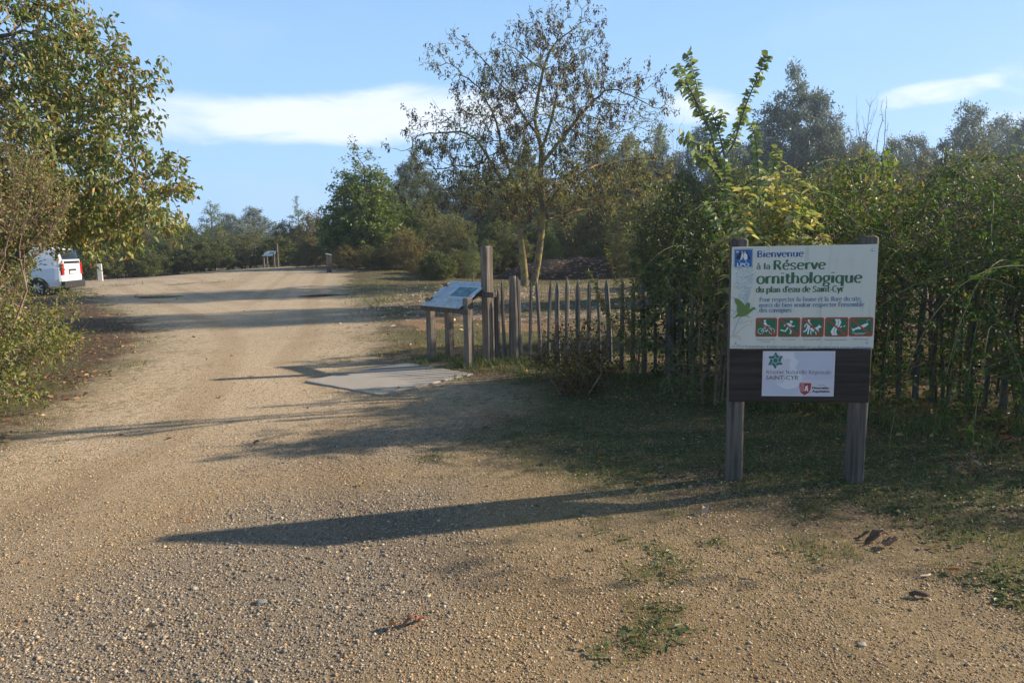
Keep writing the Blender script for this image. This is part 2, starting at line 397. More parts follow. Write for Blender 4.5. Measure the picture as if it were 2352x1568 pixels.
def ground_material():
    m, t, b = new_mat('ground surface')
    tc = t.new('ShaderNodeTexCoord'); P = tc.outputs['Object']
    a1 = t.new('ShaderNodeAttribute', attribute_name='weights'); sp = t.new('ShaderNodeSeparateColor'); t.link(a1.outputs['Color'], sp.inputs[0])
    grass, soil, litter = sp.outputs[0], sp.outputs[1], sp.outputs[2]; chips = a1.outputs['Alpha']
    a2 = t.new('ShaderNodeAttribute', attribute_name='road'); sp2 = t.new('ShaderNodeSeparateColor'); t.link(a2.outputs['Color'], sp2.inputs[0])
    rd = sp2.outputs[0]; grey = sp2.outputs[1]
    nA = t.noise(P, 1.3, 5, 0.6); nB = t.noise(P, 9, 5, 0.65); nC = t.noise(P, 60, 4, 0.6); nD = t.noise(P, 0.35, 3, 0.5)
    nE = t.noise(P, 240, 3, 0.6)
    # sand
    sand = t.mix(nA, (0.33, 0.235, 0.125), (0.45, 0.335, 0.19))
    sand = t.mix(t.ramp(nC, 0.3, 0.7, 0.0, 0.6), sand, (0.20, 0.125, 0.06))
    sand = t.mix(t.ramp(nE, 0.45, 0.75, 0.0, 0.5), sand, (0.52, 0.41, 0.26))
    sand = t.mix(t.math('MULTIPLY', grey, 0.65), sand, (0.29, 0.25, 0.205))
    # pale fine gravel farther up
    sepP = t.new('ShaderNodeSeparateXYZ'); t.link(P, sepP.inputs[0])
    bandv = t.new('ShaderNodeCombineXYZ'); t.link(t.math('MULTIPLY', rd, 1.1), bandv.inputs[0]); t.link(t.math('MULTIPLY', nA, 0.6), bandv.inputs[1])
    band = t.noise(bandv.outputs[0], 1.0, 3, 0.6)
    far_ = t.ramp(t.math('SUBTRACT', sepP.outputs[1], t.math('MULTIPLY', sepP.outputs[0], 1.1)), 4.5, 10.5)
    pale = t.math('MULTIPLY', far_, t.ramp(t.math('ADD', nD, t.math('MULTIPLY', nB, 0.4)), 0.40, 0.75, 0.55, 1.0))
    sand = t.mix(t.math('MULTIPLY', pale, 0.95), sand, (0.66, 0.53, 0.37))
    sand = t.mix(t.ramp(band, 0.44, 0.60, 0.0, 0.6), sand, t.mix(1.0, sand, (0.70, 0.64, 0.58), 'MULTIPLY'))
    v1 = t.vor(P, 75); v2 = t.vor(P, 130)
    rnd = t.new('ShaderNodeSeparateColor'); t.link(v1.outputs['Color'], rnd.inputs[0])
    st = t.new('ShaderNodeValToRGB'); cr = st.color_ramp; cr.elements[0].color = (0.10, 0.085, 0.075, 1); cr.elements[1].color = (0.64, 0.54, 0.42, 1)
    for p_, c_ in ((0.25, (0.17, 0.13, 0.09, 1)), (0.5, (0.32, 0.23, 0.13, 1)), (0.8, (0.44, 0.34, 0.22, 1))):
        e = cr.elements.new(p_); e.color = c_
    t.link(rnd.outputs[0], st.inputs[0])
    stone_m = t.math('MULTIPLY', t.ramp(v1.outputs['Distance'], 0.40, 0.55, 1.0, 0.0), t.ramp(rnd.outputs[1], 0.35, 0.45))
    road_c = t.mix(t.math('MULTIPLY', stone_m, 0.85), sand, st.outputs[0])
    # verge
    earth = t.mix(nB, (0.055, 0.042, 0.025), (0.17, 0.125, 0.07))  # verge earth, its colour darkened to deepen the shade by the hedge
    soilc = t.mix(nB, (0.24, 0.14, 0.07), (0.38, 0.26, 0.15))
    green = t.mix(nB, (0.05, 0.06, 0.02), (0.12, 0.125, 0.045)); green = t.mix(t.ramp(nC, 0.42, 0.6, 0, 0.8), green, (0.20, 0.17, 0.09))
    v3 = t.vor(P, 26); r3 = t.new('ShaderNodeSeparateColor'); t.link(v3.outputs['Color'], r3.inputs[0])
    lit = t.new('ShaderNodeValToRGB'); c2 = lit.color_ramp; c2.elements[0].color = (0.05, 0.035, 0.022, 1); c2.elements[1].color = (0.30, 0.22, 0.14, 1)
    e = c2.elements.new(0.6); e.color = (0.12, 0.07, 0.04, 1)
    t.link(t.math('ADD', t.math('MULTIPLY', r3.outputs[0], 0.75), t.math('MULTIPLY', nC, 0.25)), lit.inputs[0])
    v4 = t.vor(t.mapping(P, (1, 2.6, 1), rot=(0, 0, 0.4)), 16); r4 = t.new('ShaderNodeSeparateColor'); t.link(v4.outputs['Color'], r4.inputs[0])
    chipc = t.mix(r4.outputs[0], (0.12, 0.075, 0.05), (0.55, 0.43, 0.34))
    verge = t.mix(t.math('MULTIPLY', t.ramp(rnd.outputs[1], 0.62, 0.68), 0.6), earth, st.outputs[0])
    def w8(fac, amp=0.7, lo=0.42, hi=0.62): return t.ramp(t.math('ADD', fac, t.math('MULTIPLY', t.math('SUBTRACT', nB, 0.5), amp)), lo, hi)
    verge = t.mix(w8(soil), verge, soilc)
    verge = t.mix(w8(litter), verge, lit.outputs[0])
    verge = t.mix(w8(chips), verge, chipc)
    verge = t.mix(t.math('MULTIPLY', w8(grass, 1.6, 0.45, 0.75), 0.8), verge, green)
    edge = t.math('ADD', rd, t.math('MULTIPLY', t.math('SUBTRACT', t.math('ADD', t.math('MULTIPLY', nA, 0.65), t.math('MULTIPLY', nB, 0.35)), 0.5), t.ramp(sepP.outputs[1], 4, 20, 2.6, 6.5)))
    rm = t.ramp(edge, -0.45, 0.55)
    # thin moss creeping over the gravel near the lower right
    moss = t.math('MULTIPLY', t.ramp(t.math('ADD', nB, t.math('MULTIPLY', nA, 0.5)), 0.70, 0.95), t.ramp(rd, 0.1, 2.0, 0.85, 0.0))
    road_c = t.mix(moss, road_c, (0.13, 0.12, 0.045))
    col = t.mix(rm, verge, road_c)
    col = t.mix(t.math('MULTIPLY', w8(sp2.outputs[2], 1.2, 0.3, 0.8), 0.6), col, (0.12, 0.11, 0.045))
    t.link(col, b.inputs['Base Color']); b.inputs['Roughness'].default_value = 0.93; b.inputs['Specular IOR Level'].default_value = 0.2
    h = t.math('ADD', t.math('MULTIPLY', stone_m, 0.5), t.math('ADD', t.math('MULTIPLY', nC, 0.5), t.math('MULTIPLY', nE, 0.35)))
    h = t.math('ADD', h, t.math('MULTIPLY', t.math('MULTIPLY', nB, 1.6), t.math('SUBTRACT', 1.15, rm)))
    bp = t.new('ShaderNodeBump'); bp.inputs['Strength'].default_value = 0.9; bp.inputs['Distance'].default_value = 0.012
    t.link(h, bp.inputs['Height']); t.link(bp.outputs[0], b.inputs['Normal'])
    return m
GM = ground_material()
def ground_part(name, mask):
    q = quads[mask]; used = np.unique(q); remap = np.full(len(VG), -1); remap[used] = np.arange(len(used))
    me = np_mesh(name, VG[used], remap[q], 4, smooth=True)
    a = me.attributes.new('weights', 'FLOAT_COLOR', 'POINT')
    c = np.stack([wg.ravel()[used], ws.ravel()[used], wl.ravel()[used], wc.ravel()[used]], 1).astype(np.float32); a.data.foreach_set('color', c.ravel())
    a = me.attributes.new('road', 'FLOAT_COLOR', 'POINT')
    c = np.stack([np.clip(droad.ravel()[used], -4, 12), wgr.ravel()[used], tufts(GX.ravel()[used], GY.ravel()[used]), np.ones(len(used))], 1).astype(np.float32); a.data.foreach_set('color', c.ravel())
    o = link(name, me, mats=GM); tagobj(o, kind='structure'); return o
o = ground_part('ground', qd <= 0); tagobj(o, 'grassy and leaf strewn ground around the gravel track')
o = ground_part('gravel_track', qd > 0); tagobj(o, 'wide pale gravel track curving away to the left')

def gz(x, y):
    return G(x, y) + 0.018*(fbm(x*0.9, y*0.9, 3)-0.5)*sstep(0, 3, y) + np.where((dr := seg_dist(x, y, ROAD)) < 0, np.minimum(-dr, 0.6)*0.035, 0)

# ------------------------------------------------------------------ scattered ground cover (uncountable)
rs = np.random.RandomState(7)
def scatter(n, ymin, ymax, xpad=1.5, power=1.0, rs=rs):
    """random ground points in the wedge the photograph covers, a bit wider, denser near the camera"""
    u = rs.rand(n); y = ymin*(ymax/ymin)**(u**power)
    x = (rs.rand(n)*2-1)*(y*0.80+xpad)
    return x, y
OCT_V = np.array([[1, 0, 0], [-1, 0, 0], [0, 1, 0], [0, -1, 0], [0, 0, 1], [0, 0, -1]], float)
OCT_F = np.array([[0, 2, 4], [2, 1, 4], [1, 3, 4], [3, 0, 4], [2, 0, 5], [1, 2, 5], [3, 1, 5], [0, 3, 5]])
def stones(x, y, r, tint, rs):
    n = len(x); V = OCT_V[None]*(0.75+0.5*rs.rand(n, 6, 1))
    # a second set of verts rounds it: use anisotropic scale and random rotation
    s = np.stack([1+0.5*rs.rand(n), 0.75+0.35*rs.rand(n), 0.45+0.3*rs.rand(n)], 1)*r[:, None]
    V = V*s[:, None, :]
    tl = (rs.rand(n)-0.5)*0.9; a = rs.rand(n)*6.283
    ct, st_ = np.cos(tl)[:, None], np.sin(tl)[:, None]
    vx, vz = V[..., 0]*ct-V[..., 2]*st_, V[..., 0]*st_+V[..., 2]*ct
    ca, sa = np.cos(a)[:, None], np.sin(a)[:, None]
    X = vx*ca-V[..., 1]*sa; Y = vx*sa+V[..., 1]*ca
    Z = vz + (gz(x, y)+r*0.22)[:, None]
    V = np.stack([X+x[:, None], Y+y[:, None], Z], -1).reshape(-1, 3)
    Fc = (OCT_F[None]+np.arange(n)[:, None, None]*6).reshape(-1, 3)
    return V, Fc, np.repeat(tint, 6, 0)
def stone_tints(n, grey, rs):
    pal = np.array([[0.60, 0.48, 0.32], [0.50, 0.37, 0.22], [0.72, 0.63, 0.50], [0.40, 0.29, 0.17], [0.55, 0.50, 0.43], [0.34, 0.22, 0.13], [0.26, 0.24, 0.22]])
    palg = np.array([[0.28, 0.27, 0.26], [0.38, 0.36, 0.33], [0.17, 0.16, 0.155], [0.50, 0.46, 0.40], [0.45, 0.36, 0.26], [0.66, 0.60, 0.52]])
    a = pal[rs.choice(len(pal), n, p=[.26, .22, .15, .14, .10, .08, .05])]; b_ = palg[rs.choice(len(palg), n, p=[.24, .22, .18, .14, .14, .08])]
    c = np.where((rs.rand(n) < grey*0.95)[:, None], b_, a)
    return c*np.array([0.92, 0.84, 0.73])*(0.66+0.46*rs.rand(n, 1)+0.25*(rs.rand(n, 1) > 0.9))
def stonemat():
    m, t, b = new_mat('gravel stone')
    at = t.new('ShaderNodeAttribute', attribute_name='tint'); t.link(at.outputs['Color'], b.inputs['Base Color'])
    b.inputs['Roughness'].default_value = 0.8; b.inputs['Specular IOR Level'].default_value = 0.3
    return m
STONE = stonemat()
Vs, Fs, Ts = [], [], []; base = 0
for n, y0, y1, rmin, rmax, pw in ((150000, 2.2, 5.5, 0.0018, 0.0052, 1.0), (110000, 4.0, 13, 0.0032, 0.0068, 1.0), (30000, 2.2, 8, 0.0035, 0.0085, 1.0), (6000, 2.2, 9, 0.006, 0.012, 1.0), (9000, 12, 26, 0.006, 0.012, 1.0)):
    x, y = scatter(n, y0, y1, 1.0, pw)
    d = seg_dist(x, y, ROAD); g_, s_, l_, c_, gr_ = weights(x, y)
    dens = fbm(x*1.6+3, y*1.6, 77); keep = (rs.rand(n) < np.where(d > 0, 0.35+0.9*sstep(0.35, 0.6, dens)+0.5*gr_, np.where(x > -0.5, 0.42, 0.2)*(1-0.6*l_)))
    ds_ = seg_dist(x, y, [(-2.55, 8.4), (-1.48, 7.52), (-.54, 8.68), (-1.5, 9.62)]); keep &= (ds_ < 0.03) | ((ds_ < 0.14) & (rs.rand(n) < 0.35)) | (rs.rand(n) < 0.5*sstep(.5, .62, fbm(x*3, y*3, 44)))
    x, y, gr_ = x[keep], y[keep], gr_[keep]; k = len(x)
    r = rmin+(rmax-rmin)*rs.rand(k)**2.0; r = r*(1+0.25*gr_)
    V, Fc, T = stones(x, y, r, stone_tints(k, gr_, rs), rs)
    Vs.append(V); Fs.append(Fc+base); Ts.append(T); base += len(V)
me = np_mesh('gravel', np.concatenate(Vs), np.concatenate(Fs), 3, np.concatenate(Ts))
tagobj(link('gravel', me, mats=STONE), 'loose cream, tan and grey gravel stones strewn over the track', 'gravel', kind='stuff')

def blades(x, y, h, wd, tint, rs, lean=0.6, z0=None):
    """curved grass blades: 5 verts, 2 faces"""
    n = len(x); a = rs.rand(n)*6.283; ln = h*lean*(0.3+rs.rand(n)); a2 = rs.rand(n)*6.283
    z = gz(x, y) if z0 is None else z0
    bx, by = np.cos(a)*wd/2, np.sin(a)*wd/2; dx, dy = np.cos(a2)*ln, np.sin(a2)*ln
    V = np.empty((n, 5, 3))
    V[:, 0] = np.stack([x-bx, y-by, z-0.003], 1); V[:, 1] = np.stack([x+bx, y+by, z-0.003], 1)
    V[:, 2] = np.stack([x+bx*.8+dx*.35, y+by*.8+dy*.35, z+h*.6], 1); V[:, 3] = np.stack([x-bx*.8+dx*.35, y-by*.8+dy*.35, z+h*.6], 1)
    V[:, 4] = np.stack([x+dx, y+dy, z+h], 1)
    i0 = (np.arange(n)*5)[:, None]
    q = i0+np.array([[0, 1, 2, 3]]); tr = i0+np.array([[3, 2, 4]])
    loops = np.concatenate([q, tr], 1).ravel(); sizes = np.tile([4, 3], n)
    return V.reshape(-1, 3), loops, sizes, np.repeat(tint, 5, 0)
GREENS = np.array([[0.075, 0.12, 0.035], [0.10, 0.15, 0.045], [0.15, 0.18, 0.06], [0.08, 0.13, 0.055], [0.26, 0.23, 0.12]])
Vb, Lb, Sb, Tb = [], [], [], []; base = 0
def tint_from(pal, n, rs, p=None, v=0.3): return pal[rs.choice(len(pal), n, p=p)]*(1-v/2+v*rs.rand(n, 1))
for n, y0, y1, hh, ww in ((190000, 2.2, 12, 0.030, 0.0026), (70000, 8, 30, 0.05, 0.007), (26000, 20, 48, 0.09, 0.016)):
    x, y = scatter(n, y0, y1, 2.0)
    g_, s_, l_, c_, gr_ = weights(x, y); d = seg_dist(x, y, ROAD)
    pn = fbm(x*2.6, y*2.6, 91)
    keep = (rs.rand(n) < g_*sstep(0.30, 0.5, pn)*1.5) & (d < 0.9*(pn-.25))
    keep |= (d > 0) & (d < 0.9) & (x > 0) & (pn > 0.66) & (rs.rand(n) < 0.7)
    keep |= (rs.rand(n) < tufts(x, y)*(0.9 if y0 < 5 else .5))
    x, y = x[keep], y[keep]; k = len(x)
    V, L, S, T = blades(x, y, hh*(0.5+rs.rand(k)), ww*(0.7+0.6*rs.rand(k)), tint_from(GREENS, k, rs, v=0.5), rs, 0.8)
    Vb.append(V); Lb.append(L+base); Sb.append(S); Tb.append(T); base += len(V)
# taller tufts along the foot of the fence, the hedge and the posts
n = 26000; u = rs.rand(n); k_ = rs.rand(n)
lx = np.where(k_ < .45, .0+u*3.2, np.where(k_ < .9, 2.4+u*3.4, -1.4+u*1.3)); ly = np.where(k_ < .45, 9.6-u*2.55, np.where(k_ < .9, 6.3-u*1.6, 9.95-u*.9)); sp_ = np.where(k_ < .9, .42, .25)
x = lx+rs.normal(0, .2, n); y = ly+rs.normal(0, 1, n)*sp_
keep = fbm(x*3.1, y*3.1, 301) > .50; x, y = x[keep], y[keep]; k = len(x)
V, L, S, T = blades(x, y, .05+.11*rs.rand(k)**2, .0045*(0.7+0.6*rs.rand(k)), tint_from(GREENS, k, rs, v=0.5), rs, 0.9)
Vb.append(V); Lb.append(L+base); Sb.append(S); Tb.append(T); base += len(V)
me = np_mesh('grass', np.concatenate(Vb), np.concatenate(Lb), np.concatenate(Sb), np.concatenate(Tb))
tagobj(link('grass', me, mats=GRASSM), 'short sparse grass growing on the verges and the open ground', 'grass', kind='stuff')

def leaf_geo(P, D, L, W, rs, fold=0.25, droop=0.15, roll=None, N=None):
    """pointed leaves of 6 verts / 2 quads. P base, D axis (unit)"""
    n = len(P)
    if N is None:
        N = rs.normal(size=(n, 3)); N[:, 2] = np.abs(N[:, 2])+0.4
    S = np.cross(D, N); S /= (np.linalg.norm(S, axis=1, keepdims=True)+1e-9); N = np.cross(S, D)
    L = L[:, None]; W = W[:, None]
    V = np.empty((n, 6, 3))
    V[:, 0] = P; V[:, 3] = P+D*L-N*L*droop
    for k, (t, sg) in ((1, (0.3, 1)), (2, (0.68, 0.8)), (4, (0.68, -0.8)), (5, (0.3, -1))):
        V[:, k] = P+D*L*t+S*W*0.5*sg+N*(W*fold-L*droop*t*t)
    i0 = (np.arange(n)*6)[:, None]
    Fq = np.concatenate([i0+np.array([[0, 1, 2, 3]]), i0+np.array([[0, 3, 4, 5]])], 1).reshape(-1, 4)
    return V.reshape(-1, 3), Fq
def dia_geo(P, D, L, W, rs, N=None):
    n = len(P)
    if N is None: N = rs.normal(size=(n, 3)); N[:, 2] = np.abs(N[:, 2])+0.3
    S = np.cross(D, N); S /= (np.linalg.norm(S, axis=1, keepdims=True)+1e-9)
    V = np.empty((n, 4, 3)); L = L[:, None]; W = W[:, None]
    V[:, 0] = P; V[:, 1] = P+D*L*0.45+S*W*0.5; V[:, 2] = P+D*L; V[:, 3] = P+D*L*0.45-S*W*0.5
    return V.reshape(-1, 3), (np.arange(n)*4)[:, None]+np.array([[0, 1, 2, 3]])
def unit(v): return v/(np.linalg.norm(v, axis=-1, keepdims=True)+1e-9)

# low leafy weeds
n = 90000; x, y = scatter(n, 2.4, 11, 2.0)
g_, s_, l_, c_, gr_ = weights(x, y); d = seg_dist(x, y, ROAD); pn = fbm(x*1.7+7, y*1.7, 55)
keep = (d < -0.02) & (rs.rand(n) < g_*sstep(0.46, 0.6, pn)*1.3) | ((d < 0.5) & (x > 1.5) & (pn > 0.63) & (rs.rand(n) < 0.6)) | (rs.rand(n) < tufts(x, y)*.30)
x, y = x[keep], y[keep]; n = len(x)
# pull into rosettes
cx = np.round(x/0.09)*0.09+0.03*np.sin(y*40); cy = np.round(y/0.09)*0.09+0.03*np.cos(x*40); x = cx+(x-cx)*0.5; y = cy+(y-cy)*0.5
D = np.stack([x-cx, y-cy, np.zeros(n)], 1)+rs.normal(size=(n, 3))*0.012; D = unit(D); D[:, 2] = 0.35*rs.rand(n); D = unit(D)
P = np.stack([x, y, gz(x, y)+0.004+0.012*rs.rand(n)], 1)
N = np.stack([rs.normal(0, .25, n), rs.normal(0, .25, n), np.ones(n)], 1)
V, Fq = leaf_geo(P, D, 0.022+0.03*rs.rand(n)**2, 0.010+0.010*rs.rand(n), rs, 0.15, 0.2, N=N)
me = np_mesh('weeds', V, Fq, 4, np.repeat(tint_from(np.array([[0.07, 0.11, 0.05], [0.10, 0.15, 0.055], [0.14, 0.18, 0.10], [0.055, 0.09, 0.04]]), n, rs, v=0.4), 6, 0))
tagobj(link('weeds', me, mats=LEAF), 'low leafy weeds and rosettes in the shade of the hedge', 'weeds', kind='stuff')

# fallen leaves
BROWNS = np.array([[0.20, 0.12, 0.06], [0.30, 0.20, 0.11], [0.13, 0.08, 0.045], [0.40, 0.30, 0.19], [0.28, 0.14, 0.07], [0.36, 0.29, 0.13]])
n = 52000; x, y = scatter(n, 2.4, 30, 3.0)
g_, s_, l_, c_, gr_ = weights(x, y); d = seg_dist(x, y, ROAD); pn = fbm(x*1.1, y*1.1, 15)
keep = rs.rand(n) < np.where(d < 0.1, l_*0.62*sstep(0.3, 0.6, pn)+0.012, 0.0035+0.05*sstep(-9, -14, x)*sstep(10, 16, y))
x, y = x[keep], y[keep]; n = len(x); a = rs.rand(n)*6.283
D = unit(np.stack([np.cos(a), np.sin(a), rs.normal(0, 0.25, n)], 1)); N = np.stack([rs.normal(0, .5, n), rs.normal(0, .5, n), np.ones(n)], 1)
sz = (0.025+0.04*rs.rand(n))*(1+0.03*y)
V, Fq = leaf_geo(np.stack([x, y, gz(x, y)+0.008+0.01*rs.rand(n)], 1), D, sz, sz*0.55, rs, 0.3, 0.2*rs.rand(n)[:, None]-0.05, N=N)
me = np_mesh('leaf_litter', V, Fq, 4, np.repeat(tint_from(BROWNS, n, rs, v=0.5), 6, 0))
tagobj(link('leaf_litter', me, mats=DRY), 'brown fallen leaves lying on the left bank and under the hedge', 'leaf litter', kind='stuff')

# wood chips round the ash tree
n = 30000; x, y = scatter(n, 10, 36, 2.0, 0.8)
g_, s_, l_, c_, gr_ = weights(x, y)
keep = (rs.rand(n) < c_*0.9+0.03*(x > -2)*(y < 25)) & (x > -4)
x, y = x[keep], y[keep]; n = len(x); a = rs.rand(n)*6.283
D = unit(np.stack([np.cos(a), np.sin(a), rs.normal(0, 0.35, n)], 1)); N = np.stack([rs.normal(0, .5, n), rs.normal(0, .5, n), np.ones(n)], 1)
V, Fq = dia_geo(np.stack([x, y, gz(x, y)+0.012], 1), D, 0.06+0.09*rs.rand(n), 0.02+0.035*rs.rand(n), rs, N=N)
me = np_mesh('wood_chips', V, Fq, 4, np.repeat(tint_from(np.array([[0.50, 0.40, 0.31], [0.36, 0.24, 0.17], [0.22, 0.13, 0.09], [0.62, 0.54, 0.45]]), n, rs, v=0.4), 4, 0))
tagobj(link('wood_chips', me, mats=DRY), 'pale wood chips spread round the foot of the ash tree', 'wood chips', kind='stuff')

# ------------------------------------------------------------------ plants
def colonize(seeds, att, step, infl, kill, iters=120, up=0.05, rs=rs, jit=0.12):
    """space colonisation: seeds = list of polylines; returns nodes, parent"""
    nodes = []; par = []
    for pl in seeds:
        prev = -1
        for j, p in enumerate(pl):
            if len(p) == 4: prev = int(p[3]); p = p[:3]
            nodes.append(np.array(p, float)); par.append(prev); prev = len(nodes)-1
    nodes = np.array(nodes); par = list(par)
    alive = np.ones(len(att), bool); near = np.full(len(att), -1); nd = np.full(len(att), 1e9)
    def upd(new_idx):
        nonlocal near, nd
        d = np.linalg.norm(att[:, None]-nodes[new_idx][None], axis=2); k = d.argmin(1); m = d[np.arange(len(att)), k]
        b = m < nd; nd[b] = m[b]; near[b] = np.asarray(new_idx)[k[b]]
    upd(list(range(len(nodes))))
    for it in range(iters):
        alive &= nd > kill
        s = alive & (nd < infl)
        if not s.any():
            if not alive.any(): break
            s = alive & (nd <= nd[alive].min()*1.05)
        idx = near[s]; dv = unit(att[s]-nodes[idx])
        u, inv = np.unique(idx, return_inverse=True)
        acc = np.zeros((len(u), 3)); np.add.at(acc, inv, dv)
        acc = unit(unit(acc)+np.array([0, 0, up])+rs.normal(0, jit, acc.shape))
        new = nodes[u]+acc*step
        st = len(nodes); nodes = np.concatenate([nodes, new]); par += list(u)
        upd(list(range(st, len(nodes))))
        if len(nodes) > 9000: break
    return nodes, np.array(par)
def skeleton(nodes, par, rtip, pw=2.3, rmax=None):
    n = len(nodes); ch = [[] for _ in range(n)]
    for i, p in enumerate(par):
        if p >= 0: ch[p].append(i)
    r = np.zeros(n)
    for i in range(n-1, -1, -1):
        r[i] = rtip if not ch[i] else (sum(r[c]**pw for c in ch[i]))**(1/pw)
    if rmax: r = rtip*(r/rtip)**(math.log(rmax/rtip)/math.log(r.max()/rtip))
    pol = []
    stack = [i for i in range(n) if par[i] < 0]
    starts = [(None, i) for i in stack]
    while starts:
        p0, i = starts.pop(); line = [] if p0 is None else [(p0, min(r[p0], r[i]*1.15))]
        while True:
            line.append((i, r[i]))
            if not ch[i]: break
            c = max(ch[i], key=lambda k: r[k])
            for k in ch[i]:
                if k != c: starts.append((i, k))
            i = c
        if len(line) > 1: pol.append((nodes[[a for a, _ in line]], np.array([b for _, b in line])))
    leafn = np.array([i for i in range(n) if not ch[i]])
    return pol, r, leafn, ch
def tubes(pol, sides=5):
    """connected ring tubes for many polylines"""
    Vs = []; Fs = []; base = 0
    for pts, rad in pol:
        k = len(pts); ns = sides if rad[0] > 0.012 else (4 if rad[0] > 0.005 else 3)
        if rad[0] > 0.05: ns = 9
        d = np.empty_like(pts); d[1:-1] = pts[2:]-pts[:-2]; d[0] = pts[1]-pts[0]; d[-1] = pts[-1]-pts[-2]; d = unit(d)
        ref = np.where(np.abs(d[:, 2:3]) < 0.95, np.array([[0, 0, 1.0]]), np.array([[1.0, 0, 0]]))
        if abs(d[0, 2]) > 0.6: ref = np.tile(np.array([[1.0, 0.2, 0]]), (k, 1))
        a = unit(np.cross(d, ref)); b = np.cross(d, a)
        t = np.arange(ns)*2*math.pi/ns
        rr = rad.copy(); rr[-1] *= 0.5
        V = pts[:, None]+(a[:, None]*np.cos(t)[None, :, None]+b[:, None]*np.sin(t)[None, :, None])*rr[:, None, None]
        i = np.arange(k-1)[:, None]*ns; j = np.arange(ns)[None]
        F = np.stack([i+j, i+(j+1) % ns, i+ns+(j+1) % ns, i+ns+j], -1).reshape(-1, 4)+base
        Vs.append(V.reshape(-1, 3)); Fs.append(F); base += k*ns
    return np.concatenate(Vs), np.concatenate(Fs)
def wood_mesh(name, pol): 
    V, F = tubes(pol); return np_mesh(name, V, F, 4, smooth=True)

def blob_points(n, blobs, rs, shell=0.55, zmin=0.1):
    """points in a union of ellipsoids (cx,cy,cz,rx,ry,rz,weight), thinned by noise so that the crown has clumps and gaps"""
    out = []
    wts = np.array([b[6] if len(b) > 6 else b[3]*b[4]*b[5] for b in blobs], float); wts /= wts.sum()
    for b, wv in zip(blobs, wts):
        k = int(n*wv)+1; d = unit(rs.normal(size=(k, 3))); r = (shell+(1-shell)*rs.rand(k))**0.8
        r = np.where(rs.rand(k) < 0.35, rs.rand(k)**0.5, r)
        p = np.array(b[:3])+d*r[:, None]*np.array(b[3:6]); out.append(p)
    p = np.concatenate(out); return p[p[:, 2] > zmin]

def twigs_from(nodes, idx, par, n_per, L, rs, up=0.3, wig=0.35):
    """fine twigs at nodes, returns polylines and points/directions along them"""
    pol = []; P = []; D = []
    for i in idx:
        p = nodes[i]; q = nodes[par[i]] if par[i] >= 0 else p-np.array([0, 0, .1]); d0 = unit(p-q)
        for _ in range(n_per):
            d = unit(d0+rs.normal(0, wig, 3)+np.array([0, 0, up])); l = L*(0.5+0.8*rs.rand()); m = 4
            pts = [p]
            for k in range(m):
                d = unit(d+rs.normal(0, 0.12, 3)+np.array([0, 0, up*0.15])); pts.append(pts[-1]+d*l/m); P.append(pts[-1]); D.append(d)
            pol.append((np.array(pts), np.linspace(0.0045, 0.002, m+1)))
    return pol, np.array(P), np.array(D)

def spray(P, D, k, spread, rs, out=0.6, droop=0.0):
    """k leaves around every anchor: base points and axes"""
    n = len(P)*k; Pb = np.repeat(P, k, 0)+rs.normal(0, spread, (n, 3)); Dd = unit(np.repeat(D, k, 0)*out+rs.normal(0, 1, (n, 3))*(0.8)+np.array([0, 0, -droop]))
    return Pb, Dd
def foliage_mesh(name, P, D, L, W, pal, rs, p=None, detail=True, v=0.4, droop=0.15, fold=0.2, tint=None, N=None):
    n = len(P); l = L*(0.65+0.6*rs.rand(n)); w_ = W*(0.7+0.5*rs.rand(n))*l/L
    T = tint_from(np.array(pal), n, rs, p, v) if tint is None else tint
    if detail: V, F = leaf_geo(P, D, l, w_, rs, fold, droop, N=N); return np_mesh(name, V, F, 4, np.repeat(T, 6, 0))
    V, F = dia_geo(P, D, l, w_, rs, N=N); return np_mesh(name, V, F, 4, np.repeat(T, 4, 0))

def tree_thing(name, loc, label, cat, group, parts, rotz=0, scale=None):
    t = empty(name, loc, rotz, label, cat, group, scale)
    for pn, me, mat, kind in parts:
        if not me.materials: me.materials.append(mat)
        o = link(pn, me, t)
        if kind: o['kind'] = kind
    return t
def copy_thing(root, loc, label, rotz=0, scale=None, group=None):
    r = root.copy(); COL.objects.link(r); r.location = tuple(float(v) for v in loc); r.rotation_euler = (0, 0, rotz)
    if scale is not None: r.scale = scale
    r['label'] = label
    if group: r['group'] = group
    for c in list(root.children):
        d = c.copy(); COL.objects.link(d); d.parent = r
        for g in c.children:
            e = g.copy(); COL.objects.link(e); e.parent = d
    return r

def base_z(p): return np.array([p[0], p[1], float(gz(np.array([p[0]]), np.array([p[1]]))[0])])

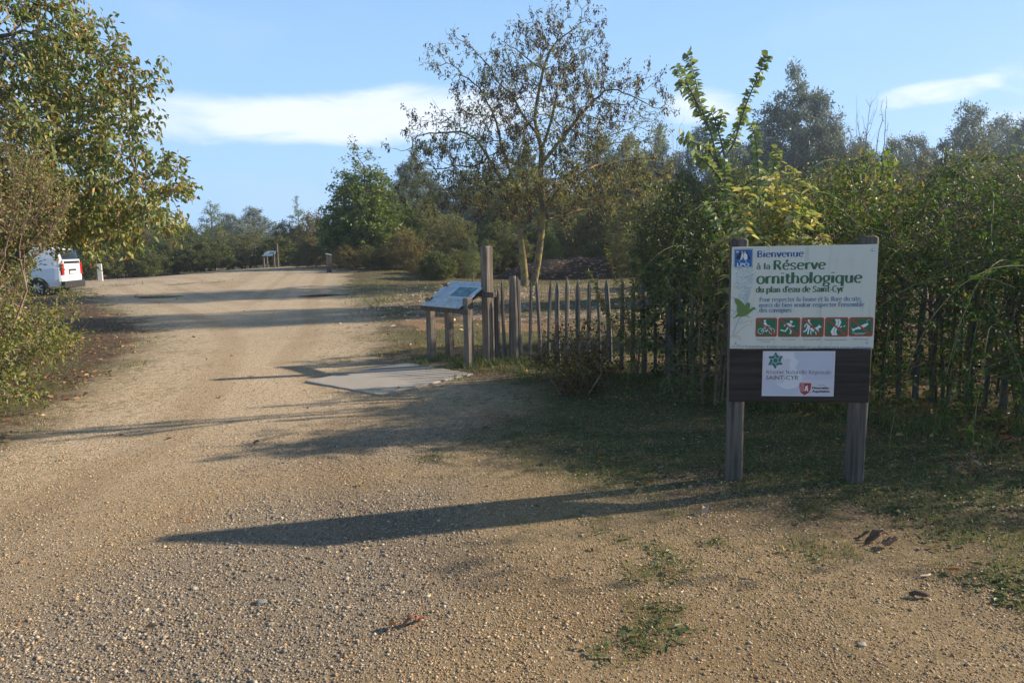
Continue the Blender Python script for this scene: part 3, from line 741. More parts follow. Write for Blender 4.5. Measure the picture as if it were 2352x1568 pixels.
# ---- the ash tree with two lichen covered trunks
rs = np.random.RandomState(21)
YA = 27.5
def A(x, y, dy=0): return pd(x, y, YA+dy)
bL = base_z(A(1205, 662)); bR = base_z(A(1221, 660, .2)); origin = base_z(A(1213, 660))
left = [bL+[0, 0, -.15], A(1205, 630), A(1202, 600), A(1199, 565), A(1196, 530), A(1190, 500), A(1183, 478)]
right = [bR+[0, 0, -.15], A(1228, 640, .2), A(1234, 610, .2), A(1239, 575, .2), A(1243, 540, .2), A(1245, 510, .2), A(1248, 480, .2), A(1245, 450, .3), A(1243, 415, .3), A(1242, 380, .3), A(1244, 345, .3), A(1236, 310, .2), A(1228, 275, .2)]
limbs = [
 (6, [A(1172, 455), A(1160, 425, -.2), A(1140, 395, -.3), A(1120, 360, -.4), A(1098, 325, -.5)]),
 (6, [A(1183, 450, .2), A(1178, 415, .4), A(1165, 370, .6), A(1150, 325, .8), A(1140, 280, 1)]),
 (5, [A(1165, 490, -.5), A(1135, 478, -1), A(1095, 470, -1.6), A(1050, 455, -2)]),
 (6, [A(1192, 455, .8), A(1195, 420, 1.6), A(1190, 380, 2.3), A(1196, 340, 2.8)]),
]
limbsR = [
 (6, [A(1262, 470, -.3), A(1275, 445, -.7), A(1292, 425, -1.2), A(1320, 408, -1.5), A(1350, 390, -1.7)]),
 (7, [A(1275, 430, .8), A(1300, 405, 1.4), A(1335, 380, 2), A(1375, 362, 2.2)]),
 (9, [A(1262, 355, .2), A(1285, 325, .4), A(1310, 295, .4), A(1335, 262, .4), A(1365, 230, .2)]),
 (10, [A(1256, 310, -.6), A(1268, 270, -1.2), A(1275, 235, -1.5), A(1282, 195, -1.6)]),
 (5, [A(1272, 500, .6), A(1305, 490, 1.2), A(1345, 478, 1.8), A(1385, 462, 2)]),
 (11, [A(1215, 285, -.4), A(1195, 255, -.7), A(1180, 225, -.9)]),
 (12, [A(1232, 240, .3), A(1240, 200, .3), A(1248, 160, .2), A(1262, 120, .2)]),
]
def with_parent(base_index, pl): 
    q = [list(map(float, p)) for p in pl]; q[0] = q[0]+[base_index]; return q
seeds = [left, right]
for bi, pl in limbs: seeds.append(with_parent(bi, pl))
for bi, pl in limbsR: seeds.append(with_parent(len(left)+bi, pl))
def ell(x, y, wpx, hpx, dd=0.0, depth=None, wt=None):
    c = A(x, y, dd); k = (YA+dd)/F_PX
    e = [c[0], c[1], c[2], wpx*k, (depth if depth else wpx*k*0.8), hpx*k]
    return e+[wt] if wt else e
att = blob_points(3600, [ell(1235, 270, 190, 200), ell(1090, 330, 110, 130), ell(1390, 300, 125, 140), ell(1000, 400, 85, 90), ell(1290, 130, 110, 110), ell(1150, 170, 70, 80),
    ell(1240, 440, 230, 80), ell(1420, 430, 110, 70), ell(1030, 130, 55, 75), ell(960, 330, 60, 90), ell(1110, 230, 80, 90), ell(1475, 260, 70, 100), ell(1500, 400, 60, 60), ell(960, 440, 50, 60), ell(1325, 60, 60, 60), ell(1080, 450, 110, 60)], rs, 0.35)
nodes, par = colonize(seeds, att, 0.26, 1.9, 0.34, 110, 0.12, rs, 0.18)
pol, rad, tips, chd = skeleton(nodes, par, 0.010, 2.35, 0.135)
thin = np.where(rad < 0.022)[0]
tp, TP, TD = twigs_from(nodes, thin[rs.rand(len(thin)) < 0.8], par, 1, 0.55, rs, 0.25, 0.55)
loc = origin
def rel(a): return a-loc
crown_top = TP[:, 2]
pol_main = [(p-loc, r) for p, r in pol]; pol_tw = [(p-loc, r*1.5) for p, r in tp]
sel = rs.rand(len(TP)) < np.where(crown_top < 3.3, 0.25, 0.72)*np.where(crown_top < 5.6, 1.0, np.where(TP[:, 0] < -0.8, 0.7, 0.42))
P, D = spray(TP[sel], TD[sel], 4, 0.09, rs, 0.5, 0.5)
hcol = np.clip((P[:, 2]-3.0)/4.0, 0, 1)[:, None]
palA = np.array([[0.20, 0.22, 0.05], [0.25, 0.23, 0.06], [0.14, 0.17, 0.055], [0.30, 0.25, 0.07]]); palB = np.array([[0.20, 0.23, 0.12], [0.24, 0.26, 0.14], [0.15, 0.18, 0.09], [0.27, 0.26, 0.15]])
k = rs.randint(0, 4, len(P)); T = (palA[k]*(1-hcol)+palB[k]*hcol)*(0.8+0.4*rs.rand(len(P), 1))
crown = foliage_mesh('crown', rel(P), D, 0.15, 0.048, None, rs, detail=True, tint=T, droop=0.25)
# hanging bunches of dark ash keys
kn = TP[(rs.rand(len(TP)) < np.where(TP[:, 2] > 4.2, 0.42, 0.24))]
kn = kn[(fbm(kn[:, 0]*0.9+30, kn[:, 2]*0.9, 61) > 0.36)]
kP = np.repeat(kn, 13, 0)+rs.normal(0, 1, (len(kn)*13, 3))*np.array([0.035, 0.035, 0.05]); kP[:, 2] -= rs.rand(len(kP))*0.15
kD = unit(rs.normal(0, 0.25, kP.shape)+np.array([0, 0, -1.0]))
V, F = dia_geo(rel(kP), kD, 0.075+0.04*rs.rand(len(kP)), 0.032+0.014*rs.rand(len(kP)), rs)
keys = np_mesh('seed_cluster', V, F, 4, np.repeat(tint_from(np.array([[0.06, 0.035, 0.028], [0.10, 0.055, 0.04], [0.045, 0.03, 0.03]]), len(kP), rs), 4, 0))
ash = empty('ash_tree', loc, 0, 'open crowned ash tree with two leaning yellow lichened trunks and dark hanging seed bunches', 'tree')
def trunk_split(pls, k): return pls[k]
rootmeshes = sorted(pol_main, key=lambda q: -q[1][0])
big = [q for q in pol_main if q[1][0] > 0.10][:4]; rest = [q for q in pol_main if not any(q is b_ for b_ in big)]
big = [(p, np.where(np.arange(len(r)) < 8, np.maximum(r, .155-.007*np.arange(len(r))), np.minimum(r, .10))) if k_ < 2 else (p, r) for k_, (p, r) in enumerate(big)]
for q in big[:2]: link('trunk', wood_mesh('trunk', [q]), ash, BARK_LICHEN)
link('branches', wood_mesh('branches', big[2:]+rest+pol_tw), ash, BARK_LICHEN)
link('crown', crown, ash, LEAF_DULL)
sc_o = link('seed_cluster', keys, ash, DRY); sc_o['kind'] = 'stuff'

# ---- generic shrub / tree prototypes -------------------------------------------------
def make_plant(rs, stems, blobs, n_att, step, infl, kill, rtip, rmax, leaf, twig=(1, 0.3), mat_w=BARK, mat_l=LEAF, up=0.1, leafprob=0.9, k=4, spread=0.06, height_thin=None, shell=0.45):
    att = blob_points(n_att, blobs, rs, shell)
    nodes, par = colonize(stems, att, step, infl, kill, 100, up, rs)
    pol, rad, tips, ch = skeleton(nodes, par, rtip, 2.3, rmax)
    thin = np.where(rad < rtip*2.4)[0]
    thin = thin[rs.rand(len(thin)) < leafprob]
    tp, TP, TD = twigs_from(nodes, thin, par, twig[0], twig[1], rs, 0.2, 0.6)
    tp = [(p, np.maximum(r*rtip/0.006, 0.0012)) for p, r in tp]
    keep = np.ones(len(TP), bool)
    if height_thin is not None: keep = rs.rand(len(TP)) < 1-height_thin[1]*sstep(height_thin[0]*0.6, height_thin[0], TP[:, 2])
    P, D = spray(TP[keep], TD[keep], k, spread, rs, 0.5, leaf.get('hang', 0.2))
    fol = foliage_mesh('crown', P, D, leaf['L'], leaf['W'], leaf['pal'], rs, leaf.get('p'), leaf.get('detail', False), leaf.get('v', 0.45), leaf.get('droop', 0.2))
    wd = wood_mesh('trunk', [q for q in pol]+tp)
    return [('trunk', wd, mat_w, None), ('crown', fol, mat_l, None)]

HORN = [[0.10, 0.15, 0.04], [0.14, 0.19, 0.05], [0.20, 0.24, 0.07], [0.075, 0.11, 0.04]]
OLIVE = [[0.125, 0.165, 0.065], [0.165, 0.195, 0.08], [0.19, 0.18, 0.085], [0.095, 0.13, 0.055], [0.19, 0.15, 0.08]]
WILLOWP = [[0.155, 0.20, 0.175], [0.20, 0.25, 0.22], [0.12, 0.16, 0.14], [0.25, 0.28, 0.25]]
DARKG = [[0.06, 0.09, 0.032], [0.085, 0.115, 0.04], [0.11, 0.135, 0.05], [0.15, 0.15, 0.065]]
RUST = [[0.15, 0.135, 0.065], [0.125, 0.15, 0.06], [0.22, 0.13, 0.07], [0.11, 0.13, 0.05], [0.20, 0.17, 0.09]]
YELL = [[0.26, 0.23, 0.06], [0.19, 0.20, 0.05], [0.32, 0.26, 0.08], [0.13, 0.16, 0.045]]
def stem(x, y, h, rs, n=5, lean=0.1):
    p = np.array([x, y, -0.1]); d = np.array([x*lean, y*lean, 1.0]); o = [p]
    for i in range(n): o.append(o[-1]+unit(d+rs.normal(0, 0.06, 3))*(h/n))
    return [list(q) for q in o]
PR = {}
def proto(kind, seed=1):
    """unit plants, about 6 m high"""
    r = np.random.RandomState(seed)
    if kind == 'hornbeam':
        return make_plant(r, [stem(0, 0, 5.6, r, 9)], [(0, 0, 1.5, 2.2, 2.1, 1.4), (0, 0, 2.6, 1.9, 1.9, 1.5), (0, 0, 4.0, 1.4, 1.4, 1.6), (0.1, 0, 5.3, 0.8, 0.8, 1.6), (1.4, 0.2, 1.2, 1.1, 1.0, .9), (-1.3, -.3, 2.0, 1.0, 1.0, 1.1)], 1300, 0.2, 1.2, 0.28, 0.007, 0.10,
            dict(L=0.13, W=0.085, pal=HORN), (2, 0.34), BARK, LEAF, 0.15, 0.95, 7, 0.08, (6.0, 0.85))
    if kind == 'loose':
        return make_plant(r, [stem(-.2, 0, 3, r, 6, .5), stem(.3, .1, 3.4, r, 6, .5), stem(0, -.3, 2.6, r, 5, .5)], [(0, 0, 2.6, 1.9, 1.8, 2.2), (.8, .2, 4.4, 1.0, 1.0, 1.5), (-.9, 0, 4, .9, .9, 1.5), (0, 0, 1.0, 1.9, 1.8, .9)], 620, 0.22, 1.2, 0.36, 0.007, 0.07,
            dict(L=0.13, W=0.075, pal=OLIVE), (2, 0.38), TWIG_TAN, LEAF_DULL, 0.2, 0.9, 6, 0.09, (5.6, 0.6))
    if kind == 'bush':
        return make_plant(r, [stem(-.3, 0, 1.2, r, 3, .7), stem(.35, .1, 1.3, r, 3, .7), stem(0, .4, 1.2, r, 3, .7), stem(0.1, -.4, 1, r, 3, .7)], [(0, 0, 1.5, 2.2, 1.9, 1.6), (1.2, 0, 1.0, 1.4, 1.3, 1.0), (-1.3, .2, 1.1, 1.3, 1.3, 1.1), (.3, 0, 2.8, 1.1, 1.1, 1.0), (-.7, 0, 2.4, .8, .8, .9)], 640, 0.2, 1.1, 0.34, 0.006, 0.06,
            dict(L=0.13, W=0.08, pal=DARKG), (2, 0.34), BARK, LEAF, 0.12, 0.95, 8, 0.09)
    if kind == 'rusty':
        return make_plant(r, [stem(-.3, 0, 1.2, r, 3, .7), stem(.35, .1, 1.3, r, 3, .7), stem(0, .4, 1.2, r, 3, .7)], [(0, 0, 1.7, 1.9, 1.7, 1.8), (1.0, 0, 1.2, 1.3, 1.2, 1.1), (-1.0, .2, 2.2, 1.1, 1.0, 1.4), (.4, 0, 3.1, .9, .9, .9)], 600, 0.2, 1.1, 0.34, 0.006, 0.05,
            dict(L=0.12, W=0.07, pal=RUST), (2, 0.36), TWIG_TAN, LEAF_DULL, 0.15, 0.9, 6, 0.09)
    if kind == 'willow':
        return make_plant(r, [stem(0, 0, 5.0, r, 8, .1), with_parent(3, stem(.3, .1, 3, r, 4)[1:])], [(0, 0, 3.2, 2.0, 2.0, 1.9), (-.9, 0, 2.6, 1.1, 1.1, 1.2), (1.2, .1, 2.4, 1.1, 1.1, 1.2), (.25, 0, 5.0, 1.0, 1.0, 1.2), (-.7, 0, 4.4, .8, .8, 1.0), (1.0, 0, 4.0, .8, .8, .9), (0.5, 0, 1.4, 1.9, 1.9, 1.0), (0.1, 0, 6.2, .5, .5, .7)], 640, 0.2, 1.1, 0.34, 0.008, 0.14,
            dict(L=0.15, W=0.05, pal=WILLOWP, hang=0.1), (3, 0.34), BARK_GREY, LEAF_WILLOW, 0.3, 0.95, 9, 0.09)
    if kind == 'domed':
        return make_plant(r, [stem(0, 0, 3.0, r, 5, .1), with_parent(3, stem(.5, .1, 3.6, r, 5)[2:]), with_parent(3, stem(-.5, -.1, 3.6, r, 5)[2:])], [(0, 0, 2.4, 2.2, 2.0, 1.6), (-1.0, 0, 4.2, 1.1, 1.1, 1.3), (.3, .1, 5.0, 1.1, 1.1, 1.4), (1.5, 0, 3.9, 1.0, 1.0, 1.2), (-1.9, 0, 2.8, .8, .8, 1.0), (2.1, 0, 2.6, .8, .8, 1.0), (-.3, 0, 5.9, .6, .6, .7), (0, 0, 1.3, 2.3, 2.1, 1.0)], 1100, 0.2, 1.1, 0.3, 0.008, 0.15,
            dict(L=0.15, W=0.055, pal=WILLOWP, hang=0.1), (2, 0.34), BARK_GREY, LEAF_WILLOW, 0.3, 0.95, 8, 0.09)
    if kind == 'slender':
        return make_plant(r, [stem(0, 0, 5.6, r, 8)], [(0, 0, 2.2, 1.1, 1.1, 1.6), (0, 0, 4.0, .8, .8, 1.6), (0, 0, 5.6, .4, .4, .9)], 420, 0.2, 1.0, 0.32, 0.007, 0.09,
            dict(L=0.10, W=0.06, pal=[[0.10, 0.14, 0.06], [0.15, 0.19, 0.08], [0.20, 0.22, 0.11]]), (2, 0.3), BARK_GREY, LEAF, 0.5, 0.9, 5, 0.08)
    if kind == 'bare':
        att = blob_points(260, [(-.5, 0, 4.6, .9, .8, 1.5), (.8, 0, 4.3, .9, .8, 1.5), (0, 0, 3.2, 1.2, .8, .9)], r, 0.3)
        nodes, par = colonize([stem(0, 0, 2.4, r, 5)], att, 0.2, 1.6, 0.3, 60, 0.35, r)
        pol, rad, tips, ch = skeleton(nodes, par, 0.010, 2.2, 0.10)
        tp, TP, TD = twigs_from(nodes, np.where(rad < 0.02)[0][::3], par, 1, 0.4, r, 0.5, 0.4)
        tp = [(p, q*1.6) for p, q in tp]
        return [('trunk', wood_mesh('trunk', [max(pol, key=lambda q: q[1][0])]), BARK_GREY, None), ('branches', wood_mesh('branches', [q for q in pol if q[1][0] != max(p[1][0] for p in pol)]+tp), BARK_GREY, None)]
PH = dict(hornbeam=6.9, loose=6.1, bush=3.9, rusty=4.1, willow=7.0, slender=6.6, bare=6.3, domed=6.7)
PW = dict(hornbeam=4.9, loose=4.4, bush=5.2, rusty=4.4, willow=4.4, slender=2.4, bare=3.2, domed=5.6)
SRC = {}
rb = np.random.RandomState(5)
def place(kind, x, top, wpx, Y, label, name='tree', cat='tree', group=None, seed=None, rot=None):
    """x, top and width as seen in the photograph, Y = distance; becomes a plant standing there at its real size"""
    p = pd(x, 575, Y); b = np.array([p[0], p[1], float(G(p[0], p[1]))-0.02])
    h = pd(x, top, Y)[2]-b[2]; wd = wpx*Y/F_PX
    s = (wd/PW[kind]*1.05, wd/PW[kind]*1.05, h/PH[kind]); key = (kind, seed or 1)
    rz = rb.uniform(0, 6.28) if rot is None else rot
    if key not in SRC:
        pp = proto(kind, key[1])
        t = tree_thing(name, b, label, cat, group, pp, rz, s); SRC[key] = t
    else:
        t = copy_thing(SRC[key], b, label, rz, s, group); t.name = name; t['category'] = cat
        if not group and 'group' in t.keys(): del t['group']
    return t
G1 = 'shrubs along the far edge of the gravel'; G2 = 'trees rising behind the ash tree'; G3 = 'undergrowth behind the mulch mound'; G4 = 'tall pale willows on the right skyline'
# far end of the track, left to right
place('slender', 492, 445, 80, 62, 'slender pale green tree rising above the far hedge just right of the big left tree', 'tree', 'tree')
place('bush', 418, 500, 150, 58, 'dark rounded bush beside the lower tip of the big left tree crown', 'shrub', 'shrub', G1)
place('domed', 590, 474, 150, 80, 'pale grey round willow in the gap of sky above the far information panel', 'willow_tree', 'tree', G1)
place('domed', 530, 488, 140, 76, 'small grey green willow between the slender tree and the round pale willow', 'willow_tree', 'tree', G1)
place('slender', 690, 447, 56, 72, 'narrow dark green poplar standing alone against the sky left of the leafy hornbeam', 'poplar_tree', 'tree', G1, 3)
place('rusty', 668, 505, 120, 60, 'brownish bush below the narrow poplar', 'shrub', 'shrub', G1)
place('rusty', 725, 480, 110, 50, 'brown half bare shrub at the left side of the leafy hornbeam', 'shrub', 'shrub', G1, 2)
place('bush', 290, 538, 150, 46, 'dark bush behind the pale marker post', 'shrub', 'shrub', G1)
place('bush', 380, 545, 150, 49, 'dense dark bush between the marker post and the far information panel', 'shrub', 'shrub', G1, 2)
place('bush', 475, 540, 150, 50, 'dark green bush with a light green lower edge left of the far information panel', 'shrub', 'shrub', G1)
place('loose', 560, 520, 140, 53, 'loose olive shrub right behind the far information panel', 'shrub', 'shrub', G1)
place('bush', 640, 540, 130, 53, 'dark shrub right of the far information panel', 'shrub', 'shrub', G1, 2)
place('rusty', 715, 556, 110, 44, 'low shrub with reddish berries behind the dark bollard', 'shrub', 'shrub', G1)
place('bush', 215, 530, 140, 44, 'dark bush behind the parked white van', 'shrub', 'shrub', G1, 2)
place('bush', 110, 500, 220, 48, 'dark bush hidden behind the van roof and the left shrubs', 'shrub', 'shrub', G1)
place('loose', 40, 430, 220, 55, 'tall olive shrub behind the left shrubs', 'tree', 'tree', G1)
place('loose', 350, 510, 170, 66, 'olive tree top behind the dark bush left of the slender tree', 'tree', 'tree', G1)
# hornbeam group
place('hornbeam', 838, 320, 235, 43, 'large bright green hornbeam with wispy top, left of the ash tree', 'hornbeam_tree', 'tree', None, 2)
place('hornbeam', 915, 415, 150, 44, 'smaller green hornbeam touching the right side of the large one', 'hornbeam_tree', 'tree', G2)
place('rusty', 800, 560, 110, 40, 'low bush in the shadow under the large hornbeam', 'shrub', 'shrub', G2)
place('willow', 962, 325, 150, 62, 'grey willow showing between the hornbeams and the ash crown', 'willow_tree', 'tree', G2)
place('loose', 985, 440, 150, 45, 'olive brown tree under the left edge of the ash crown', 'tree', 'tree', G2)
place('rusty', 930, 520, 130, 38, 'rust tinged shrub between the hornbeams and the information panel', 'shrub', 'shrub', G2, 2)
place('loose', 1050, 470, 130, 40, 'rusty olive thicket straight above the information panel', 'shrub', 'shrub', G2, 2)
place('bush', 1005, 572, 120, 32, 'low dark shrub on the grass behind the information panel', 'shrub', 'shrub', G2)
place('slender', 1084, 508, 44, 29, 'thin yellow green sapling left of the tall square post', 'sapling', 'sapling', G2, 4)
place('bush', 1150, 500, 150, 40, 'dark evergreen shrub left of the two ash trunks', 'shrub', 'shrub', G3, 2)
# behind ash
for i, (x, top, wd, Y, kd, sd_, lb) in enumerate([
    (1080, 385, 200, 56, 'domed', 1, 'olive tree behind the lower left ash branches'),
    (1165, 395, 170, 54, 'hornbeam', 1, 'green tree behind the left ash trunk top'),
    (1215, 340, 190, 60, 'domed', 1, 'grey willow seen through the middle of the ash crown'),
    (1310, 375, 190, 52, 'hornbeam', 1, 'green tree behind the ash, right of its right trunk'),
    (1385, 305, 200, 62, 'domed', 1, 'grey tree through the lower right of the ash crown'),
    (1455, 320, 190, 55, 'loose', 2, 'olive brown tree at the right edge of the ash crown'),
    (1510, 275, 170, 60, 'willow', 2, 'grey willow between the ash crown and the hazel shoots'),
    (1560, 362, 190, 19.5, 'bush', 1, 'dark round tree between the ash and the hazel'),
    (1605, 282, 170, 58, 'domed', 1, 'grey green tree behind the left hazel shoot'),
    (1675, 320, 190, 52, 'hornbeam', 1, 'dark green tree between the two hazel shoots')]):
    place(kd, x, top, wd, Y, lb, 'willow_tree' if kd in ('willow', 'domed') else 'tree', 'tree', G2, sd_)
for i, (x, top, wd, Y, kd, sd_, lb) in enumerate([
    (1240, 500, 150, 41, 'bush', 1, 'dark bush between and behind the two ash trunks'),
    (1320, 450, 170, 40, 'loose', 1, 'olive shrub behind the left part of the mulch mound'),
    (1375, 545, 130, 35, 'bush', 2, 'low dark bush at the crest of the mulch mound'),
    (1400, 440, 180, 40, 'bush', 1, 'green shrub above the middle of the mulch mound'),
    (1480, 400, 190, 36, 'loose', 2, 'brownish shrub behind the right end of the mulch mound'),
    (1530, 450, 190, 19, 'bush', 2, 'dark green shrub right of the mulch mound'),
    (1650, 375, 220, 18.5, 'bush', 1, 'dark shrub behind the hazel stems')]):
    place(kd, x, top, wd, Y, lb, 'shrub', 'shrub', G3, sd_)
# right skyline
place('willow', 1812, 128, 260, 58, 'tallest pale blue grey willow with a pointed crown above the sign', 'willow_tree', 'tree', G4, 1)
place('domed', 1895, 250, 210, 55, 'lower willow leaning against the right side of the tallest one', 'willow_tree', 'tree', G4, 2)
place('willow', 1730, 290, 160, 60, 'small willow between the hazel shoots and the tallest willow', 'willow_tree', 'tree', G4, 1)
place('bare', 1988, 188, 105, 46, 'larger leafless dead tree standing against the sky', 'bare_tree', 'tree', None, 1)
place('bare', 1955, 250, 55, 48, 'thin leafless tree just left of the larger dead one', 'bare_tree', 'tree', None, 2)
place('bare', 1555, 250, 50, 50, 'small leafless tree top above the dark tree right of the ash', 'bare_tree', 'tree', None, 2)
place('domed', 2040, 312, 170, 60, 'rounded grey willow under the dead tree', 'willow_tree', 'tree', G4, 1)
place('domed', 2120, 345, 130, 62, 'small grey willow in the dip of the skyline right of the dead tree', 'willow_tree', 'tree', G4, 2)
place('domed', 2215, 232, 215, 58, 'big grey willow near the right edge with a domed crown', 'willow_tree', 'tree', G4, 1)
place('domed', 2335, 262, 170, 56, 'darker willow between the domed one and the picture edge', 'willow_tree', 'tree', G4, 2)
place('willow', 2420, 225, 150, 56, 'willow cut off by the right picture edge', 'willow_tree', 'tree', G4, 1)
for (x, top, wd, Y, lb) in ((1445, 305, 210, 57, 'grey green round tree closing the gap at the right rim of the ash crown'), (1690, 335, 190, 53, 'grey green round tree between the hazel and the tallest willow'), (1965, 325, 230, 64, 'broad grey green tree filling in below the thin dead tree'),
        (2085, 305, 200, 63, 'round grey green tree between the dead trees and the domed willow'), (2275, 262, 210, 66, 'round grey green tree just right of the domed willow'), (1135, 375, 190, 66, 'round grey green tree low between the left ash limbs')):
    place('domed', x, top, wd, Y, lb, 'willow_tree', 'tree', G2)
for i, (x, top, wd, Y, kd, sd_, lb) in enumerate([
    (1730, 385, 190, 20, 'bush', 1, 'dark bush behind the yellow ash sapling'),
    (1850, 355, 210, 26, 'loose', 1, 'olive thicket below the tallest willow'),
    (1960, 345, 210, 25, 'bush', 2, 'dark thicket below the dead trees'),
    (2060, 345, 210, 27, 'loose', 2, 'brown green thicket behind the rose hedge top'),
    (2170, 325, 210, 24, 'bush', 1, 'dark green thicket below the domed willow'),
    (2290, 305, 210, 25, 'loose', 1, 'olive thicket near the right picture edge behind the rose hedge'),
    (2420, 330, 220, 24, 'bush', 2, 'thicket cut off by the right picture edge')]):
    place(kd, x, top, wd, Y, lb, 'thicket', 'shrub', 'thickets behind the rose hedge', sd_)
place('loose', 870, 560, 120, 39, 'low olive shrub at the sunny foot of the large hornbeam', 'shrub', 'shrub', G2, 1)
place('rusty', 960, 590, 90, 35, 'low tangled brown shrub on the grass edge right of the hornbeams', 'shrub', 'shrub', G2, 1)
place('loose', 1060, 560, 110, 34, 'low green shrub just left of the thin yellow sapling', 'shrub', 'shrub', G2, 2)
place('bush', 1120, 545, 110, 37, 'green shrub behind the top of the tall square post', 'shrub', 'shrub', G2, 1)
place('loose', 1180, 520, 120, 38, 'olive shrub behind the left ash trunk', 'shrub', 'shrub', G3, 1)
place('hornbeam', 1265, 505, 70, 36, 'small light green sapling right of the ash trunks behind the mulch mound', 'sapling', 'sapling', G3, 1)
place('loose', 1450, 520, 130, 33, 'low olive shrub at the right end of the mulch mound', 'shrub', 'shrub', G3, 2)
rq = np.random.RandomState(77)
tall = make_plant(rq, [stem(0, 0, 8.5, rq, 10, .1)], [(0, 0, 9.0, 2.3, 1.6, 2.2), (-1.5, 0, 7.6, 1.3, 1.1, 1.0), (1.3, 0.2, 8.0, 1.3, 1.1, 1.3), (0, 0, 10.6, 1.2, 1.0, 1.0)], 800, 0.3, 1.6, 0.42, 0.009, 0.16, dict(L=0.15, W=0.07, pal=OLIVE), (2, 0.4), BARK_GREY, LEAF, 0.3, 0.95, 6, 0.09)
tree_thing('poplar_tree', (20.8, 22.6, -0.02), 'tall tree beyond the right picture edge whose crown shadow streaks the gravel', 'tree', None, tall, 0.4, (1.35, 1.35, 1.38))
# a second row that closes the view between them
bandg = 'far trees closing the view'
lbs = ['left of the van', 'behind the van', 'behind the marker post', 'left of the slender tree', 'behind the slender tree', 'behind the far information panel', 'below the narrow poplar', 'behind the large hornbeam',
       'behind the smaller hornbeam', 'above the information panel', 'behind the tall square post', 'behind the ash trunks', 'behind the mulch mound', 'behind the right ash branches', 'left of the hazel', 'behind the hazel', 'behind the sign top',
       'behind the tallest willow', 'behind the dead trees', 'right of the dead trees', 'behind the domed willow', 'at the right picture edge']
for i, lb in enumerate(lbs):
    x = -40+i*117; kd = ('bush', 'loose', 'rusty')[i % 3]
    place(kd, x, (515 if 380 < x < 780 else 455)+rb.uniform(-14, 14)-(30 if x > 800 else 0), 210, 88, f'low distant tree mass {lb}', 'tree', 'tree', bandg, 1)

# ---- large tree hanging in from the left -----------------------------------------------
def near_plant(name, label, cat, origin, stems, blobs, seed, n_att, step, infl, kill, rtip, rmax, leaf, twig, mat_w, mat_l, up=0.1, leafprob=0.9, k=3, spread=0.05, shell=0.45, group=None, twpart=None, att_extra=None, tw_r=1.0):
    r = np.random.RandomState(seed)
    att = blob_points(n_att, blobs, r, shell)
    if att_extra is not None: att = np.concatenate([att, att_extra])
    nodes, par = colonize(stems, att, step, infl, kill, 110, up, r)
    pol, rad, tips, ch = skeleton(nodes, par, rtip, 2.3, rmax)
    thin = np.where(rad < rtip*2.6)[0]; thin = thin[r.rand(len(thin)) < leafprob]
    tp, TP, TD = twigs_from(nodes, thin, par, twig[0], twig[1], r, twig[2] if len(twig) > 2 else 0.2, twig[3] if len(twig) > 3 else 0.5)
    P, D = spray(TP, TD, k, spread, r, 0.6, leaf.get('hang', 0.5))
    if leaf.get('keep') is not None:
        m = leaf['keep'](P, r); P, D = P[m], D[m]
    org = np.array(origin)
    fol = foliage_mesh('crown', P-org, D, leaf['L'], leaf['W'], leaf['pal'], r, leaf.get('p'), True, leaf.get('v', 0.4), leaf.get('droop', 0.2), leaf.get('fold', 0.2))
    wd = wood_mesh('trunk', [(p-org, q) for p, q in pol]+[(p-org, q*tw_r) for p, q in tp])
    return tree_thing(name, origin, label, cat, group, [('trunk', wd, mat_w, None), ('crown', fol, mat_l, None)]), TP, TD

AUT = [[0.12, 0.16, 0.06], [0.17, 0.21, 0.075], [0.24, 0.26, 0.09], [0.34, 0.28, 0.08], [0.44, 0.24, 0.07], [0.26, 0.16, 0.09], [0.17, 0.15, 0.08]]
AUTP = [0.24, 0.27, 0.24, 0.08, 0.03, 0.06, 0.08]
def E_(x, y, Y, wpx, hpx, depth=None, wt=None):
    c = pd(x, y, Y); k = Y/F_PX; e = [c[0], c[1], c[2], wpx*k, depth or wpx*k*0.8, hpx*k]
    return e+[wt] if wt else e
bt = base_z(np.array([-7.4, 10.0, 0]))
stemsT = [[list(bt+[0, 0, -.1]), list(bt+[.1, 0, .6]), list(bt+[.15, -.1, 1.3]), list(bt+[.3, -.1, 2.0]), list(bt+[.4, -.2, 2.8]), list(bt+[.3, -.3, 3.6]), list(bt+[.4, -.3, 4.4])],
          [list(bt+[.15, -.1, 1.3])+[2], list(bt+[.9, -.2, 1.9]), list(bt+[1.7, -.3, 2.4]), list(bt+[2.4, -.4, 2.6])]]
blT = [E_(60, 180, 9.5, 150, 170, 1.6), E_(170, 150, 9.3, 70, 90, .8), E_(120, 390, 9.3, 200, 160, 1.7), E_(295, 420, 9.2, 120, 95, 1.0), E_(250, 495, 9.0, 165, 75, 1.1), E_(-120, 250, 9.8, 200, 260, 2.0),
       E_(300, 190, 9.2, 60, 60, .4, 0.6), E_(310, 285, 9.2, 50, 40, .35, .4), E_(235, 310, 9.3, 75, 70, .8), E_(372, 420, 9.1, 50, 62, .5, 0.8), E_(60, 20, 9.6, 110, 90, 1.2), E_(70, 520, 9.4, 150, 70, 1.2), E_(-100, 520, 9.8, 150, 120, 1.5), E_(345, 495, 9.0, 65, 50, .5, .6), E_(290, 532, 9.0, 60, 32, .5, .6), E_(110, 515, 9.2, 80, 40, .7, .8), E_(235, 95, 9.3, 40, 40, .4, .3)]
